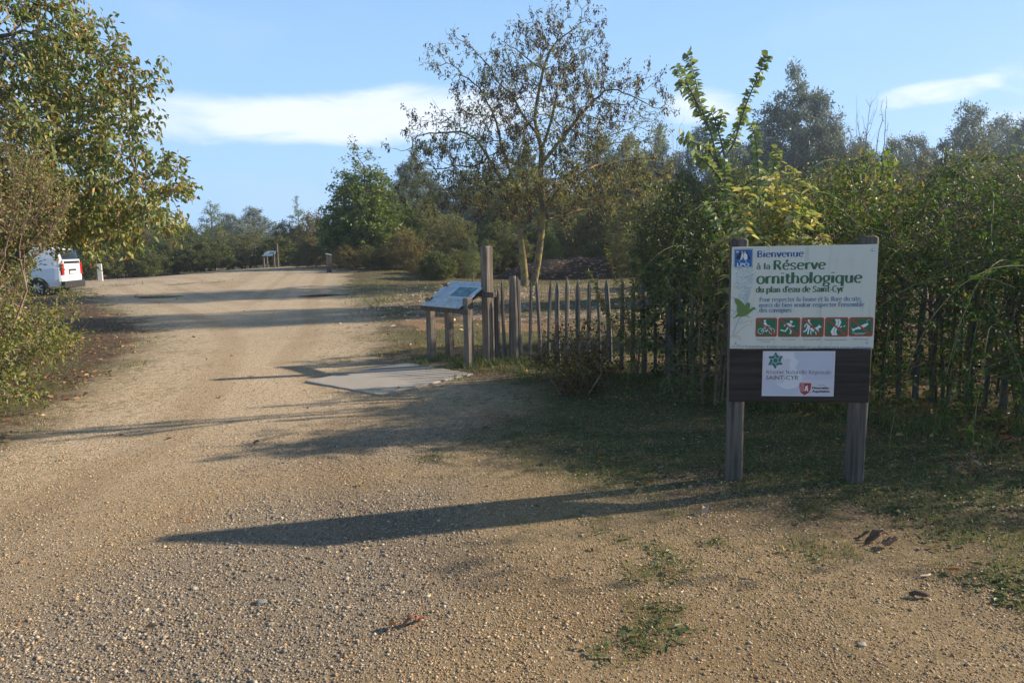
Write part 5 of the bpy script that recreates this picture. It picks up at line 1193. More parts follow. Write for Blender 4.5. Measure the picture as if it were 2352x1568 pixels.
class Flat:
    """flat artwork on a board: x right, z up, each piece a hair in front of the last"""
    def __init__(s, y0=-0.0004): s.v = []; s.f = []; s.m = []; s.y = y0
    def poly(s, pts, mi):
        b = len(s.v); s.y -= 0.000012
        s.v += [(x, s.y, z) for x, z in pts]
        try:
            for t in tessellate_polygon([[Vector((x, z, 0)) for x, z in pts]]):
                a, c, d = t
                ax, az = pts[a]; cx, cz = pts[c]; dx, dz = pts[d]
                if (cx-ax)*(dz-az)-(cz-az)*(dx-ax) < 0: c, d = d, c
                s.f.append((b+a, b+c, b+d)); s.m.append(mi)
        except Exception: pass
    def pen(s, pts, thick, thin, mi, flare=0.0, shear=0.0):
        """stroke drawn with a pen that is thick on uprights and thin on level strokes"""
        P = np.array(pts, float); n = len(P)
        if n < 2: return
        D = np.empty_like(P); D[1:-1] = P[2:]-P[:-2]; D[0] = P[1]-P[0]; D[-1] = P[-1]-P[-2]; D = D/(np.linalg.norm(D, axis=1, keepdims=True)+1e-9)
        w_ = thin+(thick-thin)*np.abs(D[:, 1])**1.3
        if flare: w_[0] *= 1+flare; w_[-1] *= 1+flare
        N = np.stack([-D[:, 1], D[:, 0]], 1)
        A = P+N*w_[:, None]/2; B = P-N*w_[:, None]/2; b = len(s.v); s.y -= 0.000012
        s.v += [(x, s.y, z) for x, z in A]+[(x, s.y, z) for x, z in B]
        for i in range(n-1): s.f.append((b+i, b+n+i, b+n+i+1, b+i+1)); s.m.append(mi)
    def line(s, pts, w_, mi): s.pen(pts, w_, w_, mi)
    def circ(s, x, z, r, mi, n=16, rz=None): s.poly([(x+r*math.cos(6.2832*i/n), z+(rz or r)*math.sin(6.2832*i/n)) for i in range(n)], mi)
    def ring(s, x, z, r, w_, mi, n=20): s.pen([(x+r*math.cos(6.2832*i/n), z+r*math.sin(6.2832*i/n)) for i in range(n+1)], w_, w_, mi)
    def rrect(s, x0, z0, x1, z1, r, mi):
        p = []
        for cx, cz, a in ((x1-r, z1-r, 0), (x0+r, z1-r, 90), (x0+r, z0+r, 180), (x1-r, z0+r, 270)):
            p += [(cx+r*math.cos(math.radians(a+k*22.5)), cz+r*math.sin(math.radians(a+k*22.5))) for k in range(5)]
        s.poly(p, mi)
    def text(s, txt, x0, x1, z, xh, mi, wt=0.24, thin=0.09, slant=0.0, zslope=0.0, flare=0.35):
        adv = []; tot = 0
        for c in txt:
            g = GL.get(c) or (GL[ACC[c][0]] if c in ACC else GL[' ']); adv.append(tot); tot += g[1]+0.05
        sx = (x1-x0)/max(tot, 1e-6)
        for c, a in zip(txt, adv):
            strokes = list(GL[c][0]) if c in GL else (list(GL[ACC[c][0]][0])+ACC[c][1] if c in ACC else [])
            for st in strokes:
                P = [((px_+a)+slant*pz, pz) for px_, pz in st]
                Q = [(x0+u*sx, z+v*xh+zslope*(x0+u*sx)) for u, v in P]
                s.pen(Q, wt*xh, thin*xh, mi, flare)
    def build(s, name, mats, parent):
        me = bpy.data.meshes.new(name); me.from_pydata(s.v, [], s.f)
        for m in mats: me.materials.append(m)
        me.polygons.foreach_set('material_index', s.m); me.update()
        return link(name, me, parent)
def sans(name, txt, x0, x1, z, h, mat, parent, y=-0.0016, bold=0.0):
    """plain lettering with the built in typeface, turned into a mesh"""
    cu = bpy.data.curves.new(name, 'FONT'); cu.body = txt; cu.size = 1.0; cu.offset = bold
    to = bpy.data.objects.new(name+'_tmp', cu); COL.objects.link(to); bpy.context.view_layer.update()
    me = bpy.data.meshes.new_from_object(to.evaluated_get(bpy.context.evaluated_depsgraph_get())); bpy.data.objects.remove(to)
    n = len(me.vertices); co = np.empty(n*3, dtype=np.float32); me.vertices.foreach_get('co', co); co = co.reshape(-1, 3)
    mn, mx = co[:, 0].min(), co[:, 0].max(); s = h/0.72
    out = np.zeros_like(co); out[:, 0] = x0+(co[:, 0]-mn)/(mx-mn)*(x1-x0); out[:, 1] = y; out[:, 2] = z+co[:, 1]*s
    me.vertices.foreach_set('co', out.ravel()); me.materials.clear(); me.update()
    return link(name, me, parent, mat)

# ------------------------------------------------------------------ welcome sign
WHITE = plain('sign white', (0.68, 0.68, 0.58), 0.35, var=0.05, scale=6, coat=0.2)
GREY_BACK = plain('sign edge', (0.45, 0.43, 0.38), 0.5)
C_BLUE = plain('print blue', (0.025, 0.09, 0.27), 0.4); C_DEEP = plain('print deep blue', (0.012, 0.12, 0.36), 0.4)
C_GREEN = plain('print dark green', (0.035, 0.13, 0.055), 0.4); C_GREYB = plain('print grey blue', (0.14, 0.22, 0.34), 0.4)
C_PICT = plain('pictogram green', (0.012, 0.15, 0.065), 0.4); C_RED = plain('pictogram red', (0.42, 0.055, 0.035), 0.4); C_WHITE = plain('print white', (0.78, 0.8, 0.78), 0.4)
C_BLACK = plain('print black', (0.012, 0.013, 0.016), 0.4); C_PALEB = plain('print pale blue', (0.36, 0.50, 0.58), 0.4); C_BIRD = plain('print bird green', (0.13, 0.22, 0.05), 0.4)
C_ORANGE = plain('print orange line', (0.50, 0.22, 0.14), 0.4); C_TEAL = plain('print teal', (0.012, 0.16, 0.15), 0.4); C_GREY = plain('print grey', (0.10, 0.12, 0.12), 0.4)
C_MAP = plain('print pale map', (0.60, 0.60, 0.68), 0.4, var=0.12, scale=5); C_MAP2 = plain('print map land', (0.74, 0.74, 0.76), 0.4); C_CREST = plain('print crest red', (0.42, 0.045, 0.05), 0.4)
PALE_PLATE = plain('lower plate white', (0.66, 0.64, 0.68), 0.28, var=0.06, scale=5, coat=0.3)
SMATS = [WHITE, C_BLUE, C_DEEP, C_GREEN, C_GREYB, C_PICT, C_RED, C_WHITE, C_BLACK, C_PALEB, C_BIRD, C_ORANGE, C_TEAL, C_GREY, C_MAP, C_MAP2, C_CREST]
(M_W, M_BL, M_DB, M_GR, M_GB, M_PG, M_RD, M_WH, M_BK, M_PB, M_BI, M_OR, M_TE, M_GY, M_MP, M_ML, M_CR) = range(17)

_t = NT(WHITE.node_tree); _tc = _t.new('ShaderNodeTexCoord'); _n = _t.noise(_t.mapping(_tc.outputs['Object'], (26, 26, 2.2)), 1.0, 5, .65); _n2 = _t.noise(_tc.outputs['Object'], 4.5, 5, .65)
_b = _t.n['Principled BSDF']; _src = _b.inputs['Base Color'].links[0].from_socket
_t.link(_t.mix(_t.math('MULTIPLY', _t.ramp(_n, .5, .75), _t.ramp(_n2, .42, .62, .12, .5)), _src, (0.36, 0.36, 0.27)), _b.inputs['Base Color'])
ang = math.atan2(-0.115, 0.871)
BW, BH = 0.878, 0.652
root = empty('welcome_sign', (1.411, 4.468, 0.0), ang, 'large white welcome sign with green and blue lettering on two weathered wooden posts', 'sign')
# local frame: x to the right along the board, -y towards the reader, z up; board lower left corner at z = ZB
ZT = 1.566; ZB = ZT-BH
for i, (x, lean) in enumerate(((0.055, 0.0), (0.835, -0.012))):
    m = MB(); rr_ = random.Random(i)
    m.box((x+lean*0.5, 0.062, 0.77), (0.105, 0.095, 1.70), 0, Matrix.Rotation(0.012 if i else 0.0, 3, 'Y'), 0.014)
    m.build('post', WOOD_SIGNPOST, root, bevel=0.004)
m = MB(); m.box((BW/2, -0.002, ZB+BH/2), (BW, 0.010, BH), 0); bo = m.build('panel', WHITE, root, bevel=0.0012)
m = MB(); m.box((BW/2-0.004, 0.003, 0.735), (BW-0.012, 0.022, 0.345), 0, None, 0.004); pk = m.build('plank', WOOD_PLANK, root, bevel=0.002)
def q2l(x, y):
    """place on the board of a point measured on an enlarged view of the sign"""
    v = (y-137)/890
    for _ in range(3):
        s_ = (x-(148-23*v))/(1270-28*v); v = (y-137)/(871+52*s_)
    return s_*BW, ZT-v*BH
Y0 = -0.0075
a = Flat(Y0-0.0003)
def T(txt, xa, xb, yb, xh, mi, **kw):
    (x0, z0), (x1, z1) = q2l(xa, yb), q2l(xb, yb); a.text(txt, x0, x1, z0, xh/890*BH, mi, **kw)
T('Bienvenue', 368, 778, 229, 38, M_BL, wt=.31, thin=.12)
T('à la', 362, 488, 331, 35, M_GR, wt=.29, thin=.12)
T('Réserve', 510, 970, 338, 55, M_GR, wt=.31, thin=.12)
T('ornithologique', 362, 1280, 455, 63, M_GR, wt=.31, thin=.12)
T("du plan d'eau de Saint-Cyr", 357, 1120, 530, 35, M_GR, wt=.29, thin=.12)
a.build('heading', SMATS, bo); a = Flat(Y0-0.0003)
T('Pour respecter la faune et la flore du site,', 388, 1272, 610, 26, M_GB, wt=.24, thin=.12)
T("merci de bien vouloir respecter l'ensemble", 385, 1294, 658, 26, M_GB, wt=.24, thin=.12)
T('des consignes :', 384, 694, 701, 26, M_GB, wt=.24, thin=.12)
a.build('paragraph', SMATS, bo); a = Flat(Y0-0.0003)
T("La LPO et le propriétaire déclinent toute responsabilité en cas d'accident sur la réserve ornithologique", 140, 1352, 998, 15, M_GB, wt=.2, slant=0.3, zslope=-0.012)
a.build('footnote', SMATS, bo)
for (txt, xa, xb, yb) in (('Déposez vos vélos', 368, 516, 943), ("à l'entrée", 404, 478, 965), ('Ne courez pas', 583, 700, 951), ("(Sauf chien d'aide)", 768, 918, 959), ('Restez sur les chemins', 955, 1142, 969), ('Pêche interdite', 1194, 1322, 974)):
    (x0, z0), (x1, z1) = q2l(xa, yb), q2l(xb, yb); sans('caption', txt, x0, x1, z0, 0.0085, C_GREY, bo, Y0-0.0012)
# league logo
a = Flat(Y0-0.0003)
def QR(xa, ya, xb, yb, r, mi):
    (x0, z1), (x1, z0) = q2l(xa, ya), q2l(xb, yb); a.rrect(x0, z0, x1, z1, r, mi)
def QP(pts, mi): a.poly([q2l(*p) for p in pts], mi)
def QL(pts, w_, mi): a.line([q2l(*p) for p in pts], w_/890*BH, mi)
QR(166, 156, 328, 313, .003, M_BK); QR(169, 159, 325, 310, .003, M_WH); QR(172, 162, 322, 307, .002, M_DB)
QP([(180, 232), (200, 205), (222, 184), (232, 172), (244, 170), (250, 184), (243, 196), (240, 222), (228, 244), (214, 246), (196, 240)], M_BK)
QP([(232, 196), (246, 192), (244, 222), (232, 246), (218, 250), (226, 226)], M_WH); QP([(229, 178), (242, 176), (244, 188), (232, 190)], M_WH)
QP([(252, 182), (262, 170), (276, 172), (284, 190), (298, 214), (308, 244), (296, 248), (286, 236), (280, 204), (262, 190)], M_BK)
QP([(252, 196), (266, 190), (282, 206), (284, 236), (270, 252), (254, 246), (246, 222)], M_WH); QP([(256, 180), (268, 178), (270, 188), (258, 190)], M_WH)
QP([(240, 182), (252, 180), (252, 190), (242, 192)], M_OR)
QL([(214, 250), (208, 262), (220, 262)], 3.5, M_WH); QL([(268, 252), (266, 264), (280, 264)], 3.5, M_WH)
lg = a.build('logo', SMATS, bo)
(x0, z0), (x1, z1) = q2l(190, 300), q2l(298, 300); sans('logo_text', 'LPO', x0, x1, z0, 0.0195, C_WHITE, lg, Y0-0.0022, 0.03)
# reed texture, bird silhouette and lines on the left margin
a = Flat(Y0-0.0003); rr = random.Random(4)
for i in range(210):
    y = rr.uniform(318, 580); xl = 165+max(0, (y-470))*0.35; xr = 328-max(0, (y-430))*0.28
    x = rr.uniform(xl, xr); l = rr.uniform(8, 26); QL([(x, y), (x+l*.9, y-l*.45)], rr.uniform(2, 4.5), M_PB)
QL([(290, 560), (262, 630), (215, 735), (150, 880)], 9, M_PB); QL([(137, 560), (180, 576)], 7, M_PB); QL([(135, 668), (180, 692)], 7, M_PB); QL([(262, 600), (240, 575)], 6, M_PB)
QP([(166, 578), (184, 574), (216, 590), (246, 618), (258, 640), (272, 618), (292, 612), (304, 624), (304, 650), (296, 672), (318, 662), (334, 654), (350, 662), (356, 678), (338, 676), (316, 692), (292, 712), (262, 728), (228, 736), (200, 730), (178, 742), (146, 750), (176, 732), (196, 700), (184, 676), (190, 640), (172, 610)], M_BI)
QL([(262, 728), (282, 730), (300, 746)], 5, M_BI)
QL([(132, 740), (160, 700), (190, 688), (196, 660)], 2.6, M_OR); QL([(222, 740), (230, 770), (205, 800), (262, 780), (308, 768), (326, 806), (280, 806), (238, 830), (200, 870), (150, 892), (130, 905), (180, 896), (214, 905), (226, 938), (206, 934), (204, 916), (176, 908), (150, 914)], 2.6, M_OR)
a.build('bird_drawing', SMATS, bo)
# pictograms
def pict(xa, ya, xb, yb, draw, lab):
    global a
    a = Flat(Y0-0.0003)
    (x0, z1), (x1, z0) = q2l(xa, ya), q2l(xb, yb); W_ = x1-x0; H__ = z1-z0
    a.rrect(x0, z0, x1, z1, W_*.09, M_RD); k = W_*.065; a.rrect(x0+k, z0+k, x1-k, z1-k, W_*.06, M_PG)
    L_ = lambda u, v: (x0+u*W_, z1-v*H__)
    draw(lambda pts: a.poly([L_(*p) for p in pts], M_WH), lambda pts, w_: a.line([L_(*p) for p in pts], w_*W_, M_WH), lambda u, v, r: a.circ(*L_(u, v), r*W_, M_WH), lambda u, v, r, w_: a.ring(*L_(u, v), r*W_, w_*W_, M_WH),
         lambda pts, w_: a.line([L_(*p) for p in pts], w_*W_, M_PG))
    a.line([L_(.06, .06), L_(.94, .94)], W_*.075, M_RD)
    o = a.build('pictogram', SMATS, bo); o['label'] = lab
def bike(P, L, C, Rg, Gn):
    C(.43, .17, .055); P([(.38, .24), (.48, .24), (.52, .36), (.50, .50), (.38, .48)]); L([(.45, .28), (.58, .42), (.66, .44)], .035); L([(.44, .48), (.56, .58), (.52, .74)], .05)
    Rg(.25, .70, .13, .022); Rg(.76, .70, .13, .022); L([(.25, .70), (.42, .54), (.66, .52), (.50, .72), (.25, .70)], .022); L([(.42, .54), (.50, .72)], .022); L([(.76, .70), (.67, .46), (.60, .44)], .022)
def run(P, L, C, Rg, Gn):
    C(.59, .22, .065); P([(.46, .28), (.58, .32), (.56, .54), (.42, .52), (.40, .40)]); L([(.50, .31), (.34, .32), (.28, .44)], .05); L([(.56, .34), (.64, .46), (.75, .42)], .05)
    L([(.44, .52), (.34, .70), (.12, .64)], .065); L([(.50, .52), (.60, .66), (.56, .84)], .07)
def dog(P, L, C, Rg, Gn):
    C(.33, .16, .055); P([(.25, .23), (.38, .23), (.40, .50), (.26, .50)]); L([(.27, .26), (.16, .42), (.16, .50)], .045); L([(.36, .27), (.46, .40)], .035); L([(.29, .48), (.22, .66), (.11, .74)], .065); L([(.35, .48), (.32, .72), (.30, .86)], .065)
    P([(.40, .54), (.64, .52), (.74, .44), (.80, .36), (.84, .44), (.91, .48), (.84, .53), (.78, .56), (.72, .66), (.50, .68), (.42, .64)]); L([(.46, .64), (.42, .76), (.46, .88)], .04); L([(.52, .64), (.54, .76)], .04); L([(.70, .62), (.64, .76), (.68, .88)], .04); L([(.74, .58), (.78, .72)], .035); L([(.40, .56), (.34, .64)], .025)
def path(P, L, C, Rg, Gn):
    P([(.42, .09), (.64, .09), (.70, .26), (.64, .44), (.52, .62), (.50, .78), (.56, .92), (.33, .92), (.26, .74), (.32, .58), (.44, .42), (.48, .26)]); Gn([(.55, .12), (.59, .26), (.54, .42), (.42, .60), (.40, .76), (.46, .90)], .018)
    P([(.63, .50), (.72, .44), (.74, .49), (.66, .54)]); P([(.78, .46), (.87, .42), (.88, .46), (.80, .49)])
def fish(P, L, C, Rg, Gn):
    P([(.10, .56), (.20, .60), (.40, .48), (.46, .42), (.52, .42), (.66, .34), (.78, .32), (.80, .38), (.68, .50), (.50, .58), (.46, .64), (.40, .61), (.26, .66), (.16, .76), (.16, .66)]); L([(.78, .32), (.72, .20), (.78, .15), (.86, .16)], .012)
    L([(.16, .84), (.24, .81), (.32, .84), (.40, .81), (.48, .84), (.56, .81), (.64, .84), (.72, .81)], .014); L([(.24, .90), (.32, .87), (.40, .90), (.48, .87), (.56, .90), (.64, .87)], .014)
pict(355, 748, 538, 921, bike, 'square showing a crossed out cyclist'); pict(553, 754, 739, 931, run, 'square showing a crossed out running person'); pict(755, 760, 943, 939, dog, 'square showing a crossed out person with a dog')
pict(958, 766, 1151, 945, path, 'square showing a crossed out winding path with footprints'); pict(1165, 772, 1362, 951, fish, 'square showing a crossed out fish')
for (x, y) in ((1366, 186), (176, 961), (1314, 1002), (192, 181)):
    px_, pz_ = q2l(x, y); m = MB(); m.tube([(px_, Y0+.001, pz_), (px_, Y0-.004, pz_), (px_, Y0-.007, pz_)], [0.0085, 0.0085, 0.004], 10); m.build('bolt', STEEL, root, smooth=False)
# lower plate
PX0, PX1, PZ0, PZ1 = (420-128)/1262*BW+.003, (1062-128)/1262*BW, 0.604, 0.898
m = MB(); m.box(((PX0+PX1)/2, -0.0105, (PZ0+PZ1)/2), (PX1-PX0, 0.004, PZ1-PZ0)); pl = m.build('lower_plate', PALE_PLATE, root)
def r2l(x, y): return PX0+(x-417)/(1052-417)*(PX1-PX0), PZ1-(y-1032-(x-417)*.028)/(400)*(PZ1-PZ0)
YP = -0.0129
a = Flat(YP)
def RP(pts, mi): a.poly([r2l(*p) for p in pts], mi)
RP([(700, 1050), (1040, 1070), (1036, 1300), (800, 1300), (770, 1250), (712, 1190), (740, 1130), (700, 1090)], M_MP); RP([(430, 1290), (545, 1290), (540, 1330), (580, 1360), (640, 1382), (700, 1372), (745, 1380), (745, 1430), (430, 1412)], M_MP)
RP([(560, 1044), (690, 1050), (696, 1100), (735, 1130), (705, 1190), (765, 1255), (770, 1300), (735, 1350), (700, 1366), (640, 1376), (590, 1356), (545, 1325), (600, 1325), (640, 1260), (610, 1220), (660, 1190), (650, 1150), (672, 1120), (640, 1100), (610, 1110), (590, 1080)], M_ML)
cx_, cy_ = 530, 1118; st_ = []
for i in range(12):
    an = math.radians(-90+30*i); r_ = 76 if i % 2 == 0 else 47; st_.append((cx_+r_*math.cos(an)*.98, cy_+r_*math.sin(an)))
RP(st_, M_TE)
for i in range(6):
    an = math.radians(-90+60*i); an2 = math.radians(-60+60*i); i0 = math.radians(-90+60*(i+1))
    a.line([r2l(cx_+26*math.cos(an), cy_+26*math.sin(an)), r2l(cx_+26*math.cos(i0), cy_+26*math.sin(i0))], .0022, M_WH); a.line([r2l(cx_+26*math.cos(an), cy_+26*math.sin(an)), r2l(cx_+62*math.cos(an-.25), cy_+62*math.sin(an-.25))], .0022, M_WH)
RP([(748, 1322), (852, 1326), (850, 1372), (838, 1408), (796, 1434), (760, 1406), (750, 1370)], M_CR)
for k_ in range(3): a.line([r2l(760+k_*12, 1328), r2l(765+k_*12, 1350), r2l(758+k_*12, 1372), r2l(768+k_*12, 1400)], .0018, M_WH)
RP([(806, 1352), (820, 1346), (826, 1356), (818, 1366), (828, 1372), (822, 1384), (832, 1396), (818, 1398), (812, 1384), (800, 1396), (792, 1388), (802, 1374), (798, 1362)], M_WH)
(x0, z0), (x1, z1) = r2l(452, 1235), r2l(1024, 1250); a.text('Réserve Naturelle Régionale', x0, x1, z0, .0175, M_GY, wt=.15, thin=.07)
sub = a.build('plate_print', SMATS, pl)
for txt, xa, xb, yb, h_, bd in (('SAINT-CYR', 450, 738, 1285, .028, 0), ('RÉGION', 912, 968, 1348, .006, 0.0), ('Nouvelle-', 862, 1016, 1378, .0155, .025), ('Aquitaine', 860, 1014, 1408, .0155, .025)):
    (x0, z0), (x1, z1) = r2l(xa, yb), r2l(xb, yb); sans('plate_text', txt, x0, x1, z0, h_, C_GREY if bd == 0 else C_BLACK, pl, YP-0.0016, bd)

# ------------------------------------------------------------------ information desk by the fence
e_ = np.array([-.66, .75]); e_ /= np.linalg.norm(e_); d_ = np.array([.75, .66]); d_ /= np.linalg.norm(d_)
def panel_material():
    m, t, b = new_mat('printed information panel')
    tc = t.new('ShaderNodeTexCoord'); P = tc.outputs['UV']; sp_ = t.new('ShaderNodeSeparateXYZ'); t.link(P, sp_.inputs[0]); u, v = sp_.outputs[0], sp_.outputs[1]
    def rect(x0, x1, y0, y1):
        f = None
        for c_, lo, hi in ((u, x0, x1), (v, y0, y1)):
            g = t.math('MULTIPLY', t.math('GREATER_THAN', c_, lo), t.math('LESS_THAN', c_, hi)); f = g if f is None else t.math('MULTIPLY', f, g)
        return f
    n1 = t.noise(P, 3, 4, 0.6); n2 = t.noise(P, 9, 5, 0.6)
    col = t.mix(t.ramp(n1, .3, .7), (0.70, 0.76, 0.80), (0.50, 0.62, 0.76))
    col = t.mix(t.math('MULTIPLY', rect(0.0, 1, 0.0, .48), t.ramp(n2, .35, .6)), col, (0.62, 0.60, 0.52))
    col = t.mix(t.math('MULTIPLY', rect(0.0, 1, 0.0, .45), t.ramp(n2, .56, .66)), col, (0.20, 0.30, 0.50))
    col = t.mix(rect(.42, .90, .42, .78), col, t.mix(t.ramp(n2, .35, .65), (0.05, 0.09, 0.14), (0.13, 0.32, 0.34)))
    # faint rows of small print and a heading
    rows = t.math('GREATER_THAN', t.math('SINE', t.math('MULTIPLY', v, 190)), 0.1); brk = t.math('GREATER_THAN', t.noise(t.mapping(P, (60, 3, 1)), 1.0, 2, .5), .42)
    txt_ = t.math('MULTIPLY', t.math('MULTIPLY', rows, brk), t.math('MAXIMUM', rect(.06, .36, .30, .78), rect(.5, .9, .12, .34)))
    col = t.mix(t.math('MULTIPLY', txt_, .55), col, (0.12, 0.16, 0.2))
    hd = t.math('MULTIPLY', t.math('GREATER_THAN', t.noise(t.mapping(P, (34, 22, 1)), 1.0, 3, .7), .5), t.math('MAXIMUM', rect(.12, .80, .915, .945), rect(.12, .94, .84, .875)))
    col = t.mix(t.math('MULTIPLY', hd, .75), col, (0.06, 0.14, 0.12))
    t.link(col, b.inputs['Base Color']); b.inputs['Roughness'].default_value = 0.42; b.inputs['Coat Weight'].default_value = 0.25; b.inputs['Coat Roughness'].default_value = 0.3
    return m
PANELM = panel_material(); PANEL_EDGE = plain('panel edge', (0.35, 0.38, 0.42), 0.3, 0.2)
def info_desk(origin, rotz, label, mat_post=WOOD):
    """local: x along the front edge (left to right for the reader), y away from the reader"""
    t = empty('information_desk', origin, rotz, label, 'information desk')
    W_, D_ = 0.87, 0.30
    def post(x, y, h, s_=0.105, top=0.0):
        m = MB(); m.box((x, y, h/2-.12), (s_, s_, h+.24), 0, None, 0.012); m.build('post', mat_post, t, bevel=0.003)
    post(0, 0, .90); post(W_, 0, .925); post(0, D_+.02, 1.09); post(W_, D_+.04, 1.60, 0.125)
    for (y, z, x0, x1) in ((-.02, .755, -.10, W_+.13), (D_+.04, .955, -.06, W_+.22)):
        m = MB(); m.box(((x0+x1)/2, y-.062, z), (x1-x0, .045, .07), 0, None, .006); m.build('rail', WOOD_DARK, t, bevel=0.002)
    ft = Vector((0, -.13, .785)); bk = Vector((0, .40, 1.10)); sl = (bk-ft); Ls = sl.length; an = math.atan2(sl.z, sl.y)
    for x in (.03, W_-.06):
        m = MB(); m.box((x, (ft.y+bk.y)/2, (ft.z+bk.z)/2-.035), (.035, Ls-.04, .04), 0, Matrix.Rotation(an, 3, 'X')); m.build('side_rail', WOOD_DARK, t)
    nrm = Vector((0, -math.sin(an), math.cos(an))); th = .012; v = []
    for x, f_ in ((-.03, 0), (W_-.02, 0), (W_-.02, 1), (-.03, 1)):
        p = ft+sl*f_+Vector((x, 0, 0)); v += [p, p+nrm*th]
    me = bpy.data.meshes.new('panel'); me.from_pydata([tuple(p) for p in v], [], [(1, 3, 5, 7), (0, 6, 4, 2), (0, 2, 3, 1), (2, 4, 5, 3), (4, 6, 7, 5), (6, 0, 1, 7)])
    me.materials.append(PANELM); me.materials.append(PANEL_EDGE); uv = me.uv_layers.new(name='UVMap')
    for k_, c_ in enumerate(((0, 0), (1, 0), (1, 1), (0, 1))): uv.data[k_].uv = c_
    for k_, p_ in enumerate(me.polygons): p_.material_index = 0 if k_ == 0 else 1
    pn = link('panel', me, t)
    for (x, f_) in ((.05, .93), (W_*.62, .94), (.06, .35), (W_-.1, .06), (.3, .05)):
        p = ft+sl*f_+Vector((x, 0, 0))+nrm*(th); m = MB(); m.tube([p, p+nrm*.006], .008, 8); m.build('bolt', STEEL, pn)
    return t
FL = np.array([-1.15, 9.85]); FR = np.array([-.58, 9.2]); axx = (FR-FL)/np.linalg.norm(FR-FL)
info_desk((FL[0], FL[1], float(gz(FL[:1], FL[1:])[0])), math.atan2(axx[1], axx[0]), 'slanted information desk on wooden posts at the left end of the paling fence')
fp = pd(606, 600, 47.0); info_desk((fp[0], fp[1], float(G(fp[0], fp[1]))), R_(-22), 'small distant slanted information desk at the far end of the gravel', WOOD_DARK)

# ------------------------------------------------------------------ paling fence
fa = np.array([.10, 9.60]); fd = np.array([.79, -.62]); fd /= np.linalg.norm(fd)
fence = empty('paling_fence', (fa[0], fa[1], 0), 0, 'rustic grey paling fence of pointed split stakes joined by wire', 'fence')
rf = random.Random(11)
def fpos(t): return fa+fd*t
def line_t(px_):
    # distance along the fence line of the stake seen at column px_
    s_ = (px_-1176)/F_PX*1.0; lo, hi = -1.5, 9.0
    for _ in range(40):
        mid = (lo+hi)/2; p = fpos(mid)
        v = np.array([p[0], p[1], .7-CAM_H]); c_ = 1176+F_PX*v.dot(RT)/v.dot(fwd)
        if c_ < px_: lo = mid
        else: hi = mid
    return lo
cols = [1134, 1142, 1158.5, 1172, 1195, 1215.6, 1239, 1260, 1282, 1304.5, 1329, 1352, 1376, 1401, 1428, 1453.6, 1480.6, 1506, 1531, 1563, 1593, 1626, 1662, 1700, 1740]
ts = [line_t(c_) for c_ in cols]
while ts[-1] < 5.6: ts.append(ts[-1]+.14)
def stake(t, h, w_, lean, leany):
    p = fpos(t)-fa; z0 = float(gz(np.array([p[0]+fa[0]]), np.array([p[1]+fa[1]]))[0]); m = MB(); n = 7
    prof = []; a0 = rf.uniform(0, 6.28)
    rad_ = [w_/2*rf.uniform(.85, 1.15) for _ in range(6)]
    kink = rf.uniform(-.012, .012)
    zs = [-.08, .25, .6, h-.13, h-.05, h]
    for z, k_ in zip(zs, (1.05, 1.0, .95, .92, .5, .1)):
        ring = []
        for i in range(6):
            an = a0+i*math.pi/3; r_ = rad_[i]*k_
            ring.append((p[0]+lean*z+kink*math.sin(z*4)+r_*math.cos(an), p[1]+leany*z+r_*.7*math.sin(an), z0+z))
        prof.append(ring)
    vs = [v for r_ in prof for v in r_]; fs = []
    for k_ in range(len(prof)-1):
        for i in range(6): fs.append((k_*6+i, k_*6+(i+1) % 6, (k_+1)*6+(i+1) % 6, (k_+1)*6+i))
    fs.append(tuple(range(30, 36))); m.add(vs, fs); return m
for i, t_ in enumerate(ts):
    h = 1.13+rf.uniform(-.03, .03)
    if i < 2: h = .98
    stake(t_, h, .056+rf.uniform(-.010, .012), rf.uniform(-.03, .03), rf.uniform(-.02, .02)).build('stake', WOOD_PALING, fence)
for c_ in (1180, 1537):
    p = fpos(line_t(c_))-fa+np.array([.0, -.075]); m = MB(); z0 = 0
    pts = [(p[0]+.01*math.sin(k_), p[1], z) for k_, z in enumerate((-.15, .3, .7, 1.05, 1.16, 1.19))]; m.tube(pts, [.062, .058, .054, .053, .052, .045], 11); m.build('fence_post', WOOD if c_ < 1200 else WOOD_DARK, fence, smooth=False)
for z in (.20, .63, .97):
    pts = []; t_ = ts[0]-.25
    while t_ < ts[-1]:
        p = fpos(t_)-fa; pts.append((p[0], p[1]+.028*math.sin(t_*41), z+.010*math.sin(t_*9)+.004*math.sin(t_*37))); t_ += .035
    m = MB(); m.tube(pts, .0028, 4); m.build('wire', WIRE, fence, smooth=True)

# ------------------------------------------------------------------ concrete slab
def concrete():
    m, t, b = new_mat('worn concrete'); tc = t.new('ShaderNodeTexCoord'); P = tc.outputs['Object']
    n1 = t.noise(P, 3, 6, .65); n2 = t.noise(P, 45, 4, .6); v = t.vor(P, 90)
    col = t.mix(n1, (0.31, 0.28, 0.24), (0.46, 0.42, 0.37)); col = t.mix(t.ramp(n2, .5, .75, 0, .5), col, (0.26, 0.23, 0.20)); col = t.mix(t.ramp(t.noise(P, 7, 5, .7), .6, .72, 0, .5), col, (0.33, 0.26, 0.17))
    t.link(col, b.inputs['Base Color']); b.inputs['Roughness'].default_value = .9
    bp = t.new('ShaderNodeBump'); bp.inputs['Strength'].default_value = .4; bp.inputs['Distance'].default_value = .004; t.link(n2, bp.inputs['Height']); t.link(bp.outputs[0], b.inputs['Normal']); return m
cs = [(-2.55, 8.40), (-1.48, 7.50), (-.50, 8.66), (-1.5, 9.62)]; c0 = np.mean(cs, 0); zz = float(gz(np.array([c0[0]]), np.array([c0[1]]))[0])
m = MB(); n = 14; vs = []; rr = random.Random(3); ring_ = []
